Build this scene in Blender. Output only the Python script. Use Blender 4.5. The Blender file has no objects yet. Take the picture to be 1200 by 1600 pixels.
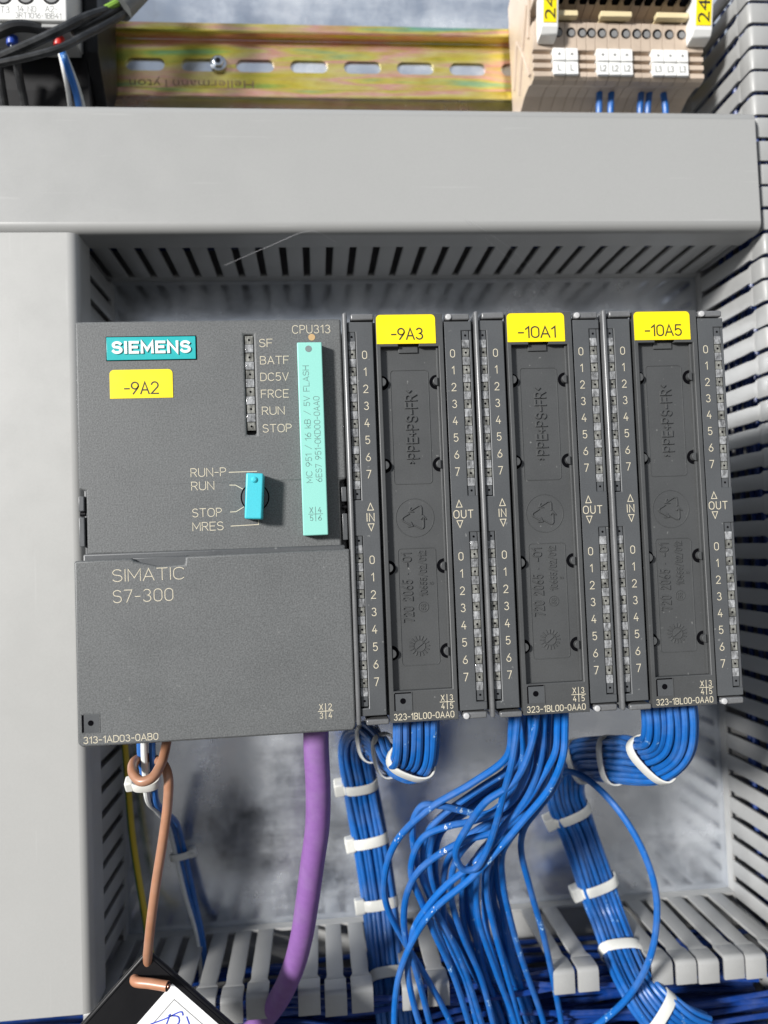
import bpy, bmesh, math, random
from mathutils import Vector, Matrix
from mathutils.geometry import tessellate_polygon

# ------------------------------------------------------------------ camera, world, sun, exposure
S = 0.001                                   # everything below is written in millimetres
scene = bpy.context.scene
col = scene.collection
CAM = Vector((70.29, -367.87, -70.48)); FPX = 1220.4
def _axes(yaw=.0872, pitch=.0418, roll=-.0376):
    cy, sy, cp, sp = math.cos(yaw), math.sin(yaw), math.cos(pitch), math.sin(pitch)
    f = Vector((sy*cp, cy*cp, sp)); r = Vector((cy, -sy, 0)); u = r.cross(f)
    cr, sr = math.cos(roll), math.sin(roll)
    return f, cr*r + sr*u, -sr*r + cr*u
CF, CR, CU = _axes()
cam_data = bpy.data.cameras.new('camera')
cam = bpy.data.objects.new('camera', cam_data); col.objects.link(cam)
cam.matrix_world = Matrix(((CR.x, CU.x, -CF.x, CAM.x*S), (CR.y, CU.y, -CF.y, CAM.y*S), (CR.z, CU.z, -CF.z, CAM.z*S), (0, 0, 0, 1)))
cam_data.sensor_fit = 'HORIZONTAL'; cam_data.sensor_width = 36.0; cam_data.lens = FPX*36/1200
cam_data.clip_start = 0.01; cam_data.clip_end = 50
cam_data.dof.use_dof = True; cam_data.dof.focus_distance = 0.238; cam_data.dof.aperture_fstop = 17
scene.camera = cam

world = bpy.data.worlds.new('World'); scene.world = world; world.use_nodes = True
nt = world.node_tree; nt.nodes.clear()
tc = nt.nodes.new('ShaderNodeTexCoord'); sx = nt.nodes.new('ShaderNodeSeparateXYZ')
mr = nt.nodes.new('ShaderNodeMapRange'); mr.inputs[1].default_value = -1; mr.inputs[2].default_value = 1
cr_ = nt.nodes.new('ShaderNodeValToRGB'); bg = nt.nodes.new('ShaderNodeBackground'); wo = nt.nodes.new('ShaderNodeOutputWorld')
e = cr_.color_ramp.elements
e[0].position = 0.0; e[0].color = (.14, .135, .13, 1)
e[1].position = 1.0; e[1].color = (.58, .68, .84, 1)
for pos_, c_ in ((.30, (.26, .255, .25)), (.44, (.52, .52, .52)), (.52, (.86, .89, .94)), (.70, (.74, .81, .92))):
    k = e.new(pos_); k.color = (*c_, 1)
nt.links.new(tc.outputs['Generated'], sx.inputs[0]); nt.links.new(sx.outputs[2], mr.inputs[0])
nt.links.new(mr.outputs[0], cr_.inputs[0]); nt.links.new(cr_.outputs[0], bg.inputs[0]); nt.links.new(bg.outputs[0], wo.inputs[0])
bg.inputs[1].default_value = 0.46

sun_d = bpy.data.lights.new('sun', 'SUN'); sun = bpy.data.objects.new('sun', sun_d); col.objects.link(sun)
sun_d.energy = 5.0; sun_d.angle = math.radians(8); sun_d.color = (1, .98, .95)
sun.rotation_euler = Vector((.69, .70, -.25)).to_track_quat('-Z', 'Y').to_euler()
sun.location = (-.5, -.8, .4)
scene.view_settings.view_transform = 'Standard'; scene.view_settings.look = 'None'
scene.view_settings.exposure = 0.34; scene.view_settings.gamma = 1
scene.cycles.use_denoising = True
scene.cycles.max_bounces = 8

# ------------------------------------------------------------------ helpers
rnd = random.Random(7)
def at(px, py, Y):
    """the point at depth plane Y (mm, panel = 0, viewer negative) seen at a photograph pixel"""
    d = CF + CR*((px-600)/FPX) - CU*((py-800)/FPX)
    return CAM + d*((Y-CAM.y)/d.y)

class MB:
    def __init__(s): s.v = []; s.f = []; s.m = []; s.cur = 0
    def face(s, ids): s.f.append(tuple(ids)); s.m.append(s.cur)
    def add(s, vs):
        b = len(s.v); s.v += [Vector(v) for v in vs]; return b
    def box(s, x0, x1, y0, y1, z0, z1):
        x0, x1 = min(x0, x1), max(x0, x1); y0, y1 = min(y0, y1), max(y0, y1); z0, z1 = min(z0, z1), max(z0, z1)
        b = s.add([(x, y, z) for z in (z0, z1) for y in (y0, y1) for x in (x0, x1)])
        for q in ((0, 2, 3, 1), (4, 5, 7, 6), (0, 1, 5, 4), (2, 6, 7, 3), (0, 4, 6, 2), (1, 3, 7, 5)): s.face([b+i for i in q])
        return s
    def prism(s, poly, a0, a1, axis='Y'):
        """poly in the plane across axis: Y -> (x,z), X -> (y,z), Z -> (x,y)"""
        A = sum(poly[i][0]*poly[(i+1) % len(poly)][1]-poly[(i+1) % len(poly)][0]*poly[i][1] for i in range(len(poly)))
        if A < 0: poly = poly[::-1]
        lo, hi = min(a0, a1), max(a0, a1)
        mk = {'Y': lambda p, a: (p[0], a, p[1]), 'X': lambda p, a: (a, p[0], p[1]), 'Z': lambda p, a: (p[0], p[1], a)}[axis]
        n = len(poly); b = s.add([mk(p, lo) for p in poly]+[mk(p, hi) for p in poly])
        lo_f = [b+i for i in range(n)]; hi_f = [b+n+i for i in range(n)]
        if axis == 'Y':
            s.face(lo_f); s.face(hi_f[::-1])
            for i in range(n): j = (i+1) % n; s.face((b+j, b+i, b+n+i, b+n+j))
        else:
            s.face(lo_f[::-1]); s.face(hi_f)
            for i in range(n): j = (i+1) % n; s.face((b+i, b+j, b+n+j, b+n+i))
        return s
    def prism_hole(s, outer, holes, y0, y1):
        def ccw(p): return p if sum(p[i][0]*p[(i+1) % len(p)][1]-p[(i+1) % len(p)][0]*p[i][1] for i in range(len(p))) > 0 else p[::-1]
        loops = [ccw(outer)]+[ccw(h)[::-1] for h in holes]; flat = [p for l in loops for p in l]; n = len(flat)
        b = s.add([(p[0], y0, p[1]) for p in flat]+[(p[0], y1, p[1]) for p in flat])
        for t in tessellate_polygon([[Vector((p[0], p[1], 0)) for p in l] for l in loops]):
            a, c, d = (Vector(flat[i]) for i in t); t = t if (c-a).cross(d-a) > 0 else t[::-1]
            s.face([b+i for i in t]); s.face([b+n+i for i in t[::-1]])
        k = 0
        for l in loops:
            m = len(l)
            for i in range(m): j = (i+1) % m; s.face((b+k+j, b+k+i, b+n+k+i, b+n+k+j))
            k += m
        return s
    def cyl(s, c, ax, r, h, n=16, r2=None):
        c = Vector(c); ax = Vector(ax).normalized(); r2 = r if r2 is None else r2
        t = Vector((0, 0, 1)) if abs(ax.z) < .9 else Vector((1, 0, 0)); u = ax.cross(t).normalized(); w = ax.cross(u)
        ring = [(math.cos(2*math.pi*i/n), math.sin(2*math.pi*i/n)) for i in range(n)]
        b = s.add([c+u*(a*r)+w*(d*r) for a, d in ring]+[c+ax*h+u*(a*r2)+w*(d*r2) for a, d in ring])
        s.face([b+i for i in range(n)][::-1]); s.face([b+n+i for i in range(n)])
        for i in range(n): j = (i+1) % n; s.face((b+i, b+j, b+n+j, b+n+i))
        return s
    def tube(s, pts, r, n=10, caps=True, closed=False):
        fr = frames(pts, closed)
        m = len(pts); b = len(s.v)
        for i, (p, (t, u, w)) in enumerate(zip(pts, fr)):
            rr = r[i] if isinstance(r, (list, tuple)) else r
            s.v += [p+u*(rr*math.cos(2*math.pi*k/n))+w*(rr*math.sin(2*math.pi*k/n)) for k in range(n)]
        for i in range(m if closed else m-1):
            i2 = (i+1) % m
            for k in range(n):
                k2 = (k+1) % n
                s.face((b+i*n+k, b+i*n+k2, b+i2*n+k2, b+i2*n+k))
        if caps and not closed:
            s.face([b+k for k in range(n)][::-1]); s.face([b+(m-1)*n+k for k in range(n)])
        return s
    def build(s, name, mats, parent=None, org=(0, 0, 0), bevel=0, seg=2, smooth=False, ang=35, curved=False):
        o = Vector(org)
        me = bpy.data.meshes.new(name); me.from_pydata([(v-o)*S for v in s.v], [], s.f)
        if not isinstance(mats, (list, tuple)): mats = [mats]
        for m in mats: me.materials.append(m)
        me.polygons.foreach_set('material_index', s.m)
        if bevel:
            bm = bmesh.new(); bm.from_mesh(me)
            ed = [x for x in bm.edges if len(x.link_faces) == 2 and x.calc_face_angle(0) > math.radians(30)]
            bmesh.ops.bevel(bm, geom=ed, offset=bevel*S, segments=seg, affect='EDGES', profile=.5, clamp_overlap=True)
            for f in bm.faces:                              # flat faces stay flat, only the rounded edges are smooth
                ar = f.calc_area(); wd_ = ar/max(e_.calc_length() for e_ in f.edges)
                f.smooth = ar < 2e-3 and (curved or wd_ < 1.2*bevel*S)
            flags = [f.smooth for f in bm.faces]
            bm.to_mesh(me); bm.free(); me.set_sharp_from_angle(angle=math.radians(ang)); smooth = False
            me.polygons.foreach_set('use_smooth', flags)
        if smooth:
            me.polygons.foreach_set('use_smooth', [True]*len(me.polygons))
            me.set_sharp_from_angle(angle=math.radians(ang))
        me.update()
        return link(name, me, parent)
def link(name, me, parent=None):
    ob = bpy.data.objects.new(name, me); col.objects.link(ob); ob.parent = parent
    return ob
def frames(pts, closed=False):
    m = len(pts); out = []; u = None
    for i in range(m):
        a = pts[(i-1) % m] if (closed or i > 0) else pts[0]
        c = pts[(i+1) % m] if (closed or i < m-1) else pts[-1]
        t = (c-a).normalized()
        if u is None:
            h = Vector((1, 0, 0)) if abs(t.x) < .8 else Vector((0, 1, 0))
            u = (h-t*h.dot(t)).normalized()
        else:
            u = (u-t*u.dot(t)).normalized()
        out.append((t, u, t.cross(u)))
    return out
def spline(P, k=6):
    P = [Vector(p) for p in P]; out = []
    Q = [2*P[0]-P[1]]+P+[2*P[-1]-P[-2]]
    for i in range(1, len(Q)-2):
        p0, p1, p2, p3 = Q[i-1:i+3]
        d = lambda a, b: max((b-a).length, 1e-4)**.5
        t0 = 0; t1 = t0+d(p0, p1); t2 = t1+d(p1, p2); t3 = t2+d(p2, p3)
        for j in range(k):
            t = t1+(t2-t1)*j/k
            A1 = p0*((t1-t)/(t1-t0))+p1*((t-t0)/(t1-t0)); A2 = p1*((t2-t)/(t2-t1))+p2*((t-t1)/(t2-t1)); A3 = p2*((t3-t)/(t3-t2))+p3*((t-t2)/(t3-t2))
            B1 = A1*((t2-t)/(t2-t0))+A2*((t-t0)/(t2-t0)); B2 = A2*((t3-t)/(t3-t1))+A3*((t-t1)/(t3-t1))
            out.append(B1*((t2-t)/(t2-t1))+B2*((t-t1)/(t2-t1)))
    out.append(P[-1]); return out
def tag(o, label=None, cat=None, group=None, kind=None):
    if label: o['label'] = label
    if cat: o['category'] = cat
    if group: o['group'] = group
    if kind: o['kind'] = kind
    return o
def empty(name, loc):
    o = bpy.data.objects.new(name, None); col.objects.link(o); o.location = Vector(loc)*S; o.empty_display_size = .005
    return o
def copy_tree(o, parent=None):
    c = o.copy(); col.objects.link(c); c.parent = parent
    for ch in o.children: copy_tree(ch, c)
    return c
def rrect(x0, x1, z0, z1, r, n=5, corners=(1, 1, 1, 1)):
    """rounded rectangle, corners: bl, br, tr, tl"""
    out = []
    for (cx, cz, a), on in zip(((x0+r, z0+r, 180), (x1-r, z0+r, 270), (x1-r, z1-r, 0), (x0+r, z1-r, 90)), corners):
        if not on:
            out.append((x0 if cx == x0+r else x1, z0 if cz == z0+r else z1)); continue
        for i in range(n+1):
            t = math.radians(a+90*i/n); out.append((cx+r*math.cos(t), cz+r*math.sin(t)))
    return out
def circ(cx, cz, r, n=24, a0=0, a1=360):
    full = abs(a1-a0) >= 360
    return [(cx+r*math.cos(math.radians(a0+(a1-a0)*i/n)), cz+r*math.sin(math.radians(a0+(a1-a0)*i/n))) for i in range(n if full else n+1)]

# ------------------------------------------------------------------ materials
def nodes(name):
    m = bpy.data.materials.new(name); m.use_nodes = True
    t = m.node_tree; p = t.nodes['Principled BSDF']
    return m, t, p
def noise(t, scale, detail=4, rough=.6, stretch=None, coord='Object'):
    c = t.nodes.new('ShaderNodeNewGeometry'); coord = 'Position'; n = t.nodes.new('ShaderNodeTexNoise')
    n.inputs['Scale'].default_value = scale; n.inputs['Detail'].default_value = detail; n.inputs['Roughness'].default_value = rough
    if stretch:
        mp = t.nodes.new('ShaderNodeMapping'); mp.inputs['Scale'].default_value = stretch
        t.links.new(c.outputs[coord], mp.inputs[0]); t.links.new(mp.outputs[0], n.inputs[0])
    else: t.links.new(c.outputs[coord], n.inputs[0])
    return n
def ramp(t, src, stops):
    r = t.nodes.new('ShaderNodeValToRGB'); el = r.color_ramp.elements
    el[0].position, el[0].color = stops[0][0], (*stops[0][1], 1); el[1].position, el[1].color = stops[-1][0], (*stops[-1][1], 1)
    for p, c in stops[1:-1]: x = el.new(p); x.color = (*c, 1)
    t.links.new(src, r.inputs[0]); return r
def mixc(t, fac, a, b, mode='MIX'):
    m = t.nodes.new('ShaderNodeMix'); m.data_type = 'RGBA'; m.blend_type = mode
    for s_, v in ((0, fac), (6, a), (7, b)):
        if hasattr(v, 'is_linked'): t.links.new(v, m.inputs[s_])
        else: m.inputs[s_].default_value = v if s_ == 0 else (*v, 1)
    return m.outputs[2]
def bump(t, p, h, strength=.2, dist=.0002):
    b = t.nodes.new('ShaderNodeBump'); b.inputs['Strength'].default_value = strength; b.inputs['Distance'].default_value = dist
    t.links.new(h, b.inputs['Height']); t.links.new(b.outputs[0], p.inputs['Normal'])
def v3(c, k): return tuple(x*k for x in c)
def plastic(name, c, rough=.45, var=.12, grain=2500, bmp=.25, bd=.00006, dirt=0, spec=.5, speck=0):
    m, t, p = nodes(name)
    n = noise(t, grain, 2); big = noise(t, 60, 5)
    a = ramp(t, n.outputs['Fac'], [(.3, v3(c, 1-var)), (.7, v3(c, 1+var))]).outputs[0]
    b = ramp(t, big.outputs['Fac'], [(.35, (1-dirt,)*3), (.6, (1, 1, 1))]).outputs[0]
    out = mixc(t, 1.0, a, b, 'MULTIPLY')
    if speck:                                             # dust and tiny scuffs
        sp = noise(t, 700, 1, .5); s2 = ramp(t, sp.outputs['Fac'], [(.76, (0, 0, 0)), (.82, (speck,)*3)]).outputs[0]
        out = mixc(t, s2, out, (.42, .42, .40))
    t.links.new(out, p.inputs['Base Color'])
    rr = ramp(t, big.outputs['Fac'], [(.3, (rough-.06,)*3), (.7, (rough+.08,)*3)]); t.links.new(rr.outputs[0], p.inputs['Roughness'])
    p.inputs['Specular IOR Level'].default_value = spec
    bump(t, p, n.outputs['Fac'], bmp, bd)
    return m
M = {}
M['cpu'] = plastic('anthracite_textured_plastic', (.100, .104, .105), .5, .32, 2200, .32, .00013, .05, .5, .18)
M['module'] = plastic('anthracite_smooth_plastic', (.072, .076, .080), .40, .10, 2600, .18, .00004, .10, .5, .22)
M['door'] = plastic('anthracite_door_plastic', (.060, .062, .063), .42, .10, 2600, .22, .00005, .10, .5, .25)
M['pin'] = plastic('pale_pin_plastic', (.42, .42, .42), .4, .1, 2200, .1)
M['rib'] = plastic('highlit_rib_plastic', (.13, .132, .135), .30, .12, 2200, .1, .00004, .15, .7)  # glossier ribs, their bright highlight also put into the base colour
M['black'] = plastic('black_plastic', (.006, .006, .007), .45, .1, 2500, .2, spec=.25)
M['deep'] = plastic('black_inside', (.004, .004, .005), .8, .05, spec=0)  # matte black, also painted as the darkness of holes and gaps
M['print'] = plastic('beige_print', (.54, .49, .37), .6, .10, 4000, 0)
M['duct'] = plastic('grey_duct_plastic', (.325, .326, .320), .42, .02, 1800, .06, .00004, .08, .45, .12)
def _cover(c=(.315, .316, .309)):
    m = plastic('grey_cover_plastic', c, .36, .02, 1800, .05, .00004, .0, .5, .06); t = m.node_tree; p = t.nodes['Principled BSDF']
    src = p.inputs['Base Color'].links[0].from_socket
    a = noise(t, 22, 6, .72, (1, 1, 1.4)); b = noise(t, 160, 4, .7, (1.5, 1, .8)); c = noise(t, 7, 3)
    f1 = ramp(t, a.outputs['Fac'], [(.60, (0, 0, 0)), (.72, (.8, .8, .8))]).outputs[0]; f2 = ramp(t, b.outputs['Fac'], [(.50, (0, 0, 0)), (.68, (.55, .55, .55))]).outputs[0]
    f = mixc(t, 1.0, f1, f2, 'MULTIPLY'); out = mixc(t, f, src, (.24, .235, .225))
    out = mixc(t, 1.0, out, ramp(t, c.outputs['Fac'], [(.3, (.97, .97, .97)), (.7, (1.0, 1.0, 1.0))]).outputs[0], 'MULTIPLY')
    tc_ = t.nodes.new('ShaderNodeTexCoord')
    for ang, sd in ((.5, 1.3), (-.8, 5.1), (1.2, 9.4)):       # hairline scratches
        mp = t.nodes.new('ShaderNodeMapping'); mp.inputs['Rotation'].default_value = (0, ang, 0); mp.inputs['Location'].default_value = (sd, 0, sd); mp.inputs['Scale'].default_value = (14, 1, 420)
        n = t.nodes.new('ShaderNodeTexNoise'); n.inputs['Scale'].default_value = 1.5; n.inputs['Detail'].default_value = 1
        t.links.new(tc_.outputs['Object'], mp.inputs[0]); t.links.new(mp.outputs[0], n.inputs[0])
        out = mixc(t, ramp(t, n.outputs['Fac'], [(.74, (0, 0, 0)), (.78, (.13, .13, .13))]).outputs[0], out, (.52, .52, .51))
    t.links.new(out, p.inputs['Base Color'])
    return m
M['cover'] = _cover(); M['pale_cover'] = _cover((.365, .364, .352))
M['teal'] = plastic('petrol_plate', (.008, .36, .37), .35, .03)
M['white'] = plastic('white_plastic', (.72, .72, .70), .4, .03)
M['card'] = plastic('mint_card_plastic', (.24, .555, .485), .42, .03, 2500, .12)
M['cardtext'] = plastic('grey_green_print', (.13, .24, .22), .6, .05)
M['key'] = plastic('turquoise_key_plastic', (.05, .46, .54), .4, .05)
M['yellow'] = plastic('yellow_label', (.80, .63, .0), .45, .02, 900, .05)
M['ink'] = plastic('black_ink', (.02, .02, .015), .6, .05)
M['beige'] = plastic('beige_terminal_plastic', (.50, .405, .32), .5, .05, 2500, .1, .00004, .15)
M['cream'] = plastic('cream_jumper_plastic', (.62, .52, .31), .5, .05)
M['tie'] = plastic('white_nylon', (.62, .62, .58), .35, .03, 1500, .1)
M['greyink'] = plastic('grey_ink', (.20, .20, .20), .6, .05)
M['bluepen'] = plastic('blue_pen', (.03, .06, .45), .5, .05)
M['paper'] = plastic('white_paper', (.78, .78, .78), .7, .04, 900, .15)
M['brass'] = plastic('brass_dot', (.45, .30, .15), .35, .05)
M['dot'] = plastic('grey_dot', (.16, .20, .20), .5, .05)
def cable(name, c, rough=.35, marks=0, var=.08):
    m, t, p = nodes(name)
    n = noise(t, 300, 3); a = ramp(t, n.outputs['Fac'], [(.3, v3(c, 1-var)), (.7, v3(c, 1+var))]).outputs[0]
    oi = t.nodes.new('ShaderNodeObjectInfo'); a = mixc(t, 1.0, a, ramp(t, oi.outputs['Random'], [(0, (.74, .80, .82)), (1, (1.0, 1.0, 1.0))]).outputs[0], 'MULTIPLY')
    du = noise(t, 90, 5, .7); a = mixc(t, ramp(t, du.outputs['Fac'], [(.45, (0, 0, 0)), (.75, (.14, .14, .14))]).outputs[0], a, (.35, .36, .36))
    if marks:                                             # worn white printing on the insulation
        s1 = noise(t, 260, 2, .5, (1, 1, .45)); s2 = noise(t, 1600, 2, .6)
        f1 = ramp(t, s1.outputs['Fac'], [(.66, (0, 0, 0)), (.70, (1, 1, 1))]).outputs[0]
        f2 = ramp(t, s2.outputs['Fac'], [(.52, (0, 0, 0)), (.58, (1, 1, 1))]).outputs[0]
        f = mixc(t, 1.0, f1, f2, 'MULTIPLY'); f = mixc(t, 1.0, f, (marks,)*3, 'MULTIPLY')
        a = mixc(t, f, a, (.40, .62, .80))
    t.links.new(a, p.inputs['Base Color']); p.inputs['Roughness'].default_value = rough
    bump(t, p, n.outputs['Fac'], .1, .0002)
    return m
M['blue'] = cable('blue_insulation', (.004, .115, .42), .40, .8)
M['blue2'] = cable('blue_insulation_bundle', (.005, .105, .38), .42, .4)
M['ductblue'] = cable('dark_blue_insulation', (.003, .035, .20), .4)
M['purple'] = cable('purple_sheath', (.265, .112, .345), .55, 0, .07)
M['brown'] = cable('brown_insulation', (.40, .185, .105), .36)
M['blackwire'] = cable('black_insulation', (.012, .012, .013), .38)
M['greysheath'] = cable('grey_sheath', (.16, .16, .155), .5)
M['whitewire'] = cable('white_insulation', (.7, .7, .68), .4)
M['green'] = cable('green_insulation', (.20, .36, .04), .4)
M['red'] = cable('red_ferrule', (.60, .02, .015), .4)
M['royal'] = cable('blue_ferrule', (.01, .06, .42), .4)
def _earth():
    m, t, p = nodes('yellow_green_insulation')
    g = t.nodes.new('ShaderNodeNewGeometry'); s_ = t.nodes.new('ShaderNodeSeparateXYZ'); t.links.new(g.outputs['Normal'], s_.inputs[0])
    c = t.nodes.new('ShaderNodeTexCoord'); n = noise(t, 80, 2)
    sx_ = t.nodes.new('ShaderNodeSeparateXYZ'); t.links.new(c.outputs['UV'], sx_.inputs[0])
    r = ramp(t, sx_.outputs[0], [(.0, (.55, .40, .02)), (.49, (.55, .40, .02)), (.51, (.02, .14, .03)), (1, (.02, .14, .03))])
    t.links.new(r.outputs[0], p.inputs['Base Color']); p.inputs['Roughness'].default_value = .4
    return m
M['earth'] = _earth()
def _led(name, c, rough, trans):
    m, t, p = nodes(name)
    n = noise(t, 900, 3, .7, (1, 1, .5)); a = ramp(t, n.outputs['Fac'], [(.32, v3(c, .35)), (.5, c), (.68, v3(c, 1.9))]).outputs[0]
    t.links.new(a, p.inputs['Base Color']); p.inputs['Roughness'].default_value = rough
    p.inputs['Transmission Weight'].default_value = trans; p.inputs['IOR'].default_value = 1.45
    bump(t, p, n.outputs['Fac'], .5, .0004)
    return m
M['led'] = _led('smoky_led_lens', (.17, .17, .155), .22, .1)
M['guide'] = _led('clear_light_guide', (.25, .255, .26), .12, .2)
def _galv():
    m, t, p = nodes('galvanised_steel')
    a = noise(t, 9, 5, .6); c = noise(t, 38, 5, .7, (1, 1, .7)); f = noise(t, 420, 3, .6)
    v = t.nodes.new('ShaderNodeTexVoronoi'); tcx = t.nodes.new('ShaderNodeTexCoord'); v.inputs['Scale'].default_value = 150
    t.links.new(tcx.outputs['Object'], v.inputs['Vector'])
    base = ramp(t, a.outputs['Fac'], [(.3, (.70, .75, .82)), (.5, (.83, .86, .90)), (.7, (.97, .97, .98))]).outputs[0]
    sp = ramp(t, c.outputs['Fac'], [(.3, (.80, .83, .88)), (.65, (1, 1, 1))]).outputs[0]
    base = mixc(t, .7, base, sp, 'MULTIPLY')
    vr = ramp(t, v.outputs['Color'], [(.2, (.86, .86, .88)), (.8, (1, 1, 1))]).outputs[0]
    base = mixc(t, .6, base, vr, 'MULTIPLY')
    # long fine scratches at two angles
    for ang, seed in ((.55, 3.1), (-.95, 7.7)):
        mp = t.nodes.new('ShaderNodeMapping'); mp.inputs['Rotation'].default_value = (0, ang, 0); mp.inputs['Location'].default_value = (seed, 0, seed); mp.inputs['Scale'].default_value = (6, 1, 260)
        n = t.nodes.new('ShaderNodeTexNoise'); n.inputs['Scale'].default_value = 1.6; n.inputs['Detail'].default_value = 2
        t.links.new(tcx.outputs['Object'], mp.inputs[0]); t.links.new(mp.outputs[0], n.inputs[0])
        st = ramp(t, n.outputs['Fac'], [(.725, (0, 0, 0)), (.75, (.5, .5, .5))]).outputs[0]
        base = mixc(t, st, base, (.92, .92, .93))
    # dull white-rust smears and hazy stains, duller than the bright zinc
    mp = t.nodes.new('ShaderNodeMapping'); mp.inputs['Rotation'].default_value = (0, -.42, 0); mp.inputs['Scale'].default_value = (9, 1, 55)
    ns = t.nodes.new('ShaderNodeTexNoise'); ns.inputs['Scale'].default_value = 1.0; ns.inputs['Detail'].default_value = 5; ns.inputs['Roughness'].default_value = .65
    t.links.new(tcx.outputs['Object'], mp.inputs[0]); t.links.new(mp.outputs[0], ns.inputs[0])
    sm = ramp(t, ns.outputs['Fac'], [(.42, (0, 0, 0)), (.68, (1, 1, 1))]).outputs[0]
    hz = ramp(t, c.outputs['Fac'], [(.40, (0, 0, 0)), (.62, (1, 1, 1))]).outputs[0]
    sm = mixc(t, .45, sm, hz)
    base = mixc(t, ramp(t, sm, [(0, (0, 0, 0)), (1, (.35, .35, .35))]).outputs[0], base, (.80, .83, .86))
    t.links.new(ramp(t, sm, [(0, (.97,)*3), (1, (.62,)*3)]).outputs[0], p.inputs['Metallic'])
    t.links.new(base, p.inputs['Base Color'])
    r = ramp(t, c.outputs['Fac'], [(.3, (.13,)*3), (.7, (.30,)*3)]); t.links.new(r.outputs[0], p.inputs['Roughness'])
    h = mixc(t, .06, a.outputs['Fac'], f.outputs['Fac']); bump(t, p, h, .16, .0012)
    return m
M['galv'] = _galv()
def _chrom():
    m, t, p = nodes('yellow_chromated_steel')
    a = noise(t, 105, 3, .5, (.10, 1, 1)); b = noise(t, 420, 3, .6, (.3, 1, 1))
    c = ramp(t, a.outputs['Fac'], [(.28, (.18, .44, .36)), (.36, (.32, .48, .12)), (.43, (.62, .50, .08)), (.50, (.66, .54, .22)), (.56, (.74, .38, .34)), (.62, (.62, .52, .12)), (.69, (.22, .46, .30)), (.76, (.28, .44, .56))]).outputs[0]
    c = mixc(t, .3, c, ramp(t, b.outputs['Fac'], [(.35, (.45, .40, .25)), (.65, (.9, .85, .7))]).outputs[0], 'OVERLAY')
    t.links.new(c, p.inputs['Base Color']); p.inputs['Metallic'].default_value = .75; p.inputs['Roughness'].default_value = .24
    bump(t, p, b.outputs['Fac'], .1, .0002)
    return m
M['chrom'] = _chrom()
def _metal(name, c, r):
    m, t, p = nodes(name); n = noise(t, 500, 3); q = ramp(t, n.outputs['Fac'], [(.3, v3(c, .7)), (.7, c)])
    t.links.new(q.outputs[0], p.inputs['Base Color']); p.inputs['Metallic'].default_value = 1; p.inputs['Roughness'].default_value = r
    return m
M['emboss'] = _metal('dull_embossing', (.36, .25, .17), .5)
M['zinc'] = _metal('zinc_screw', (.62, .66, .72), .22)
M['copper'] = _metal('copper_core', (.75, .38, .24), .35)
M['silk'] = plastic('spider_silk', (.7, .7, .72), .4, .02)

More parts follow.
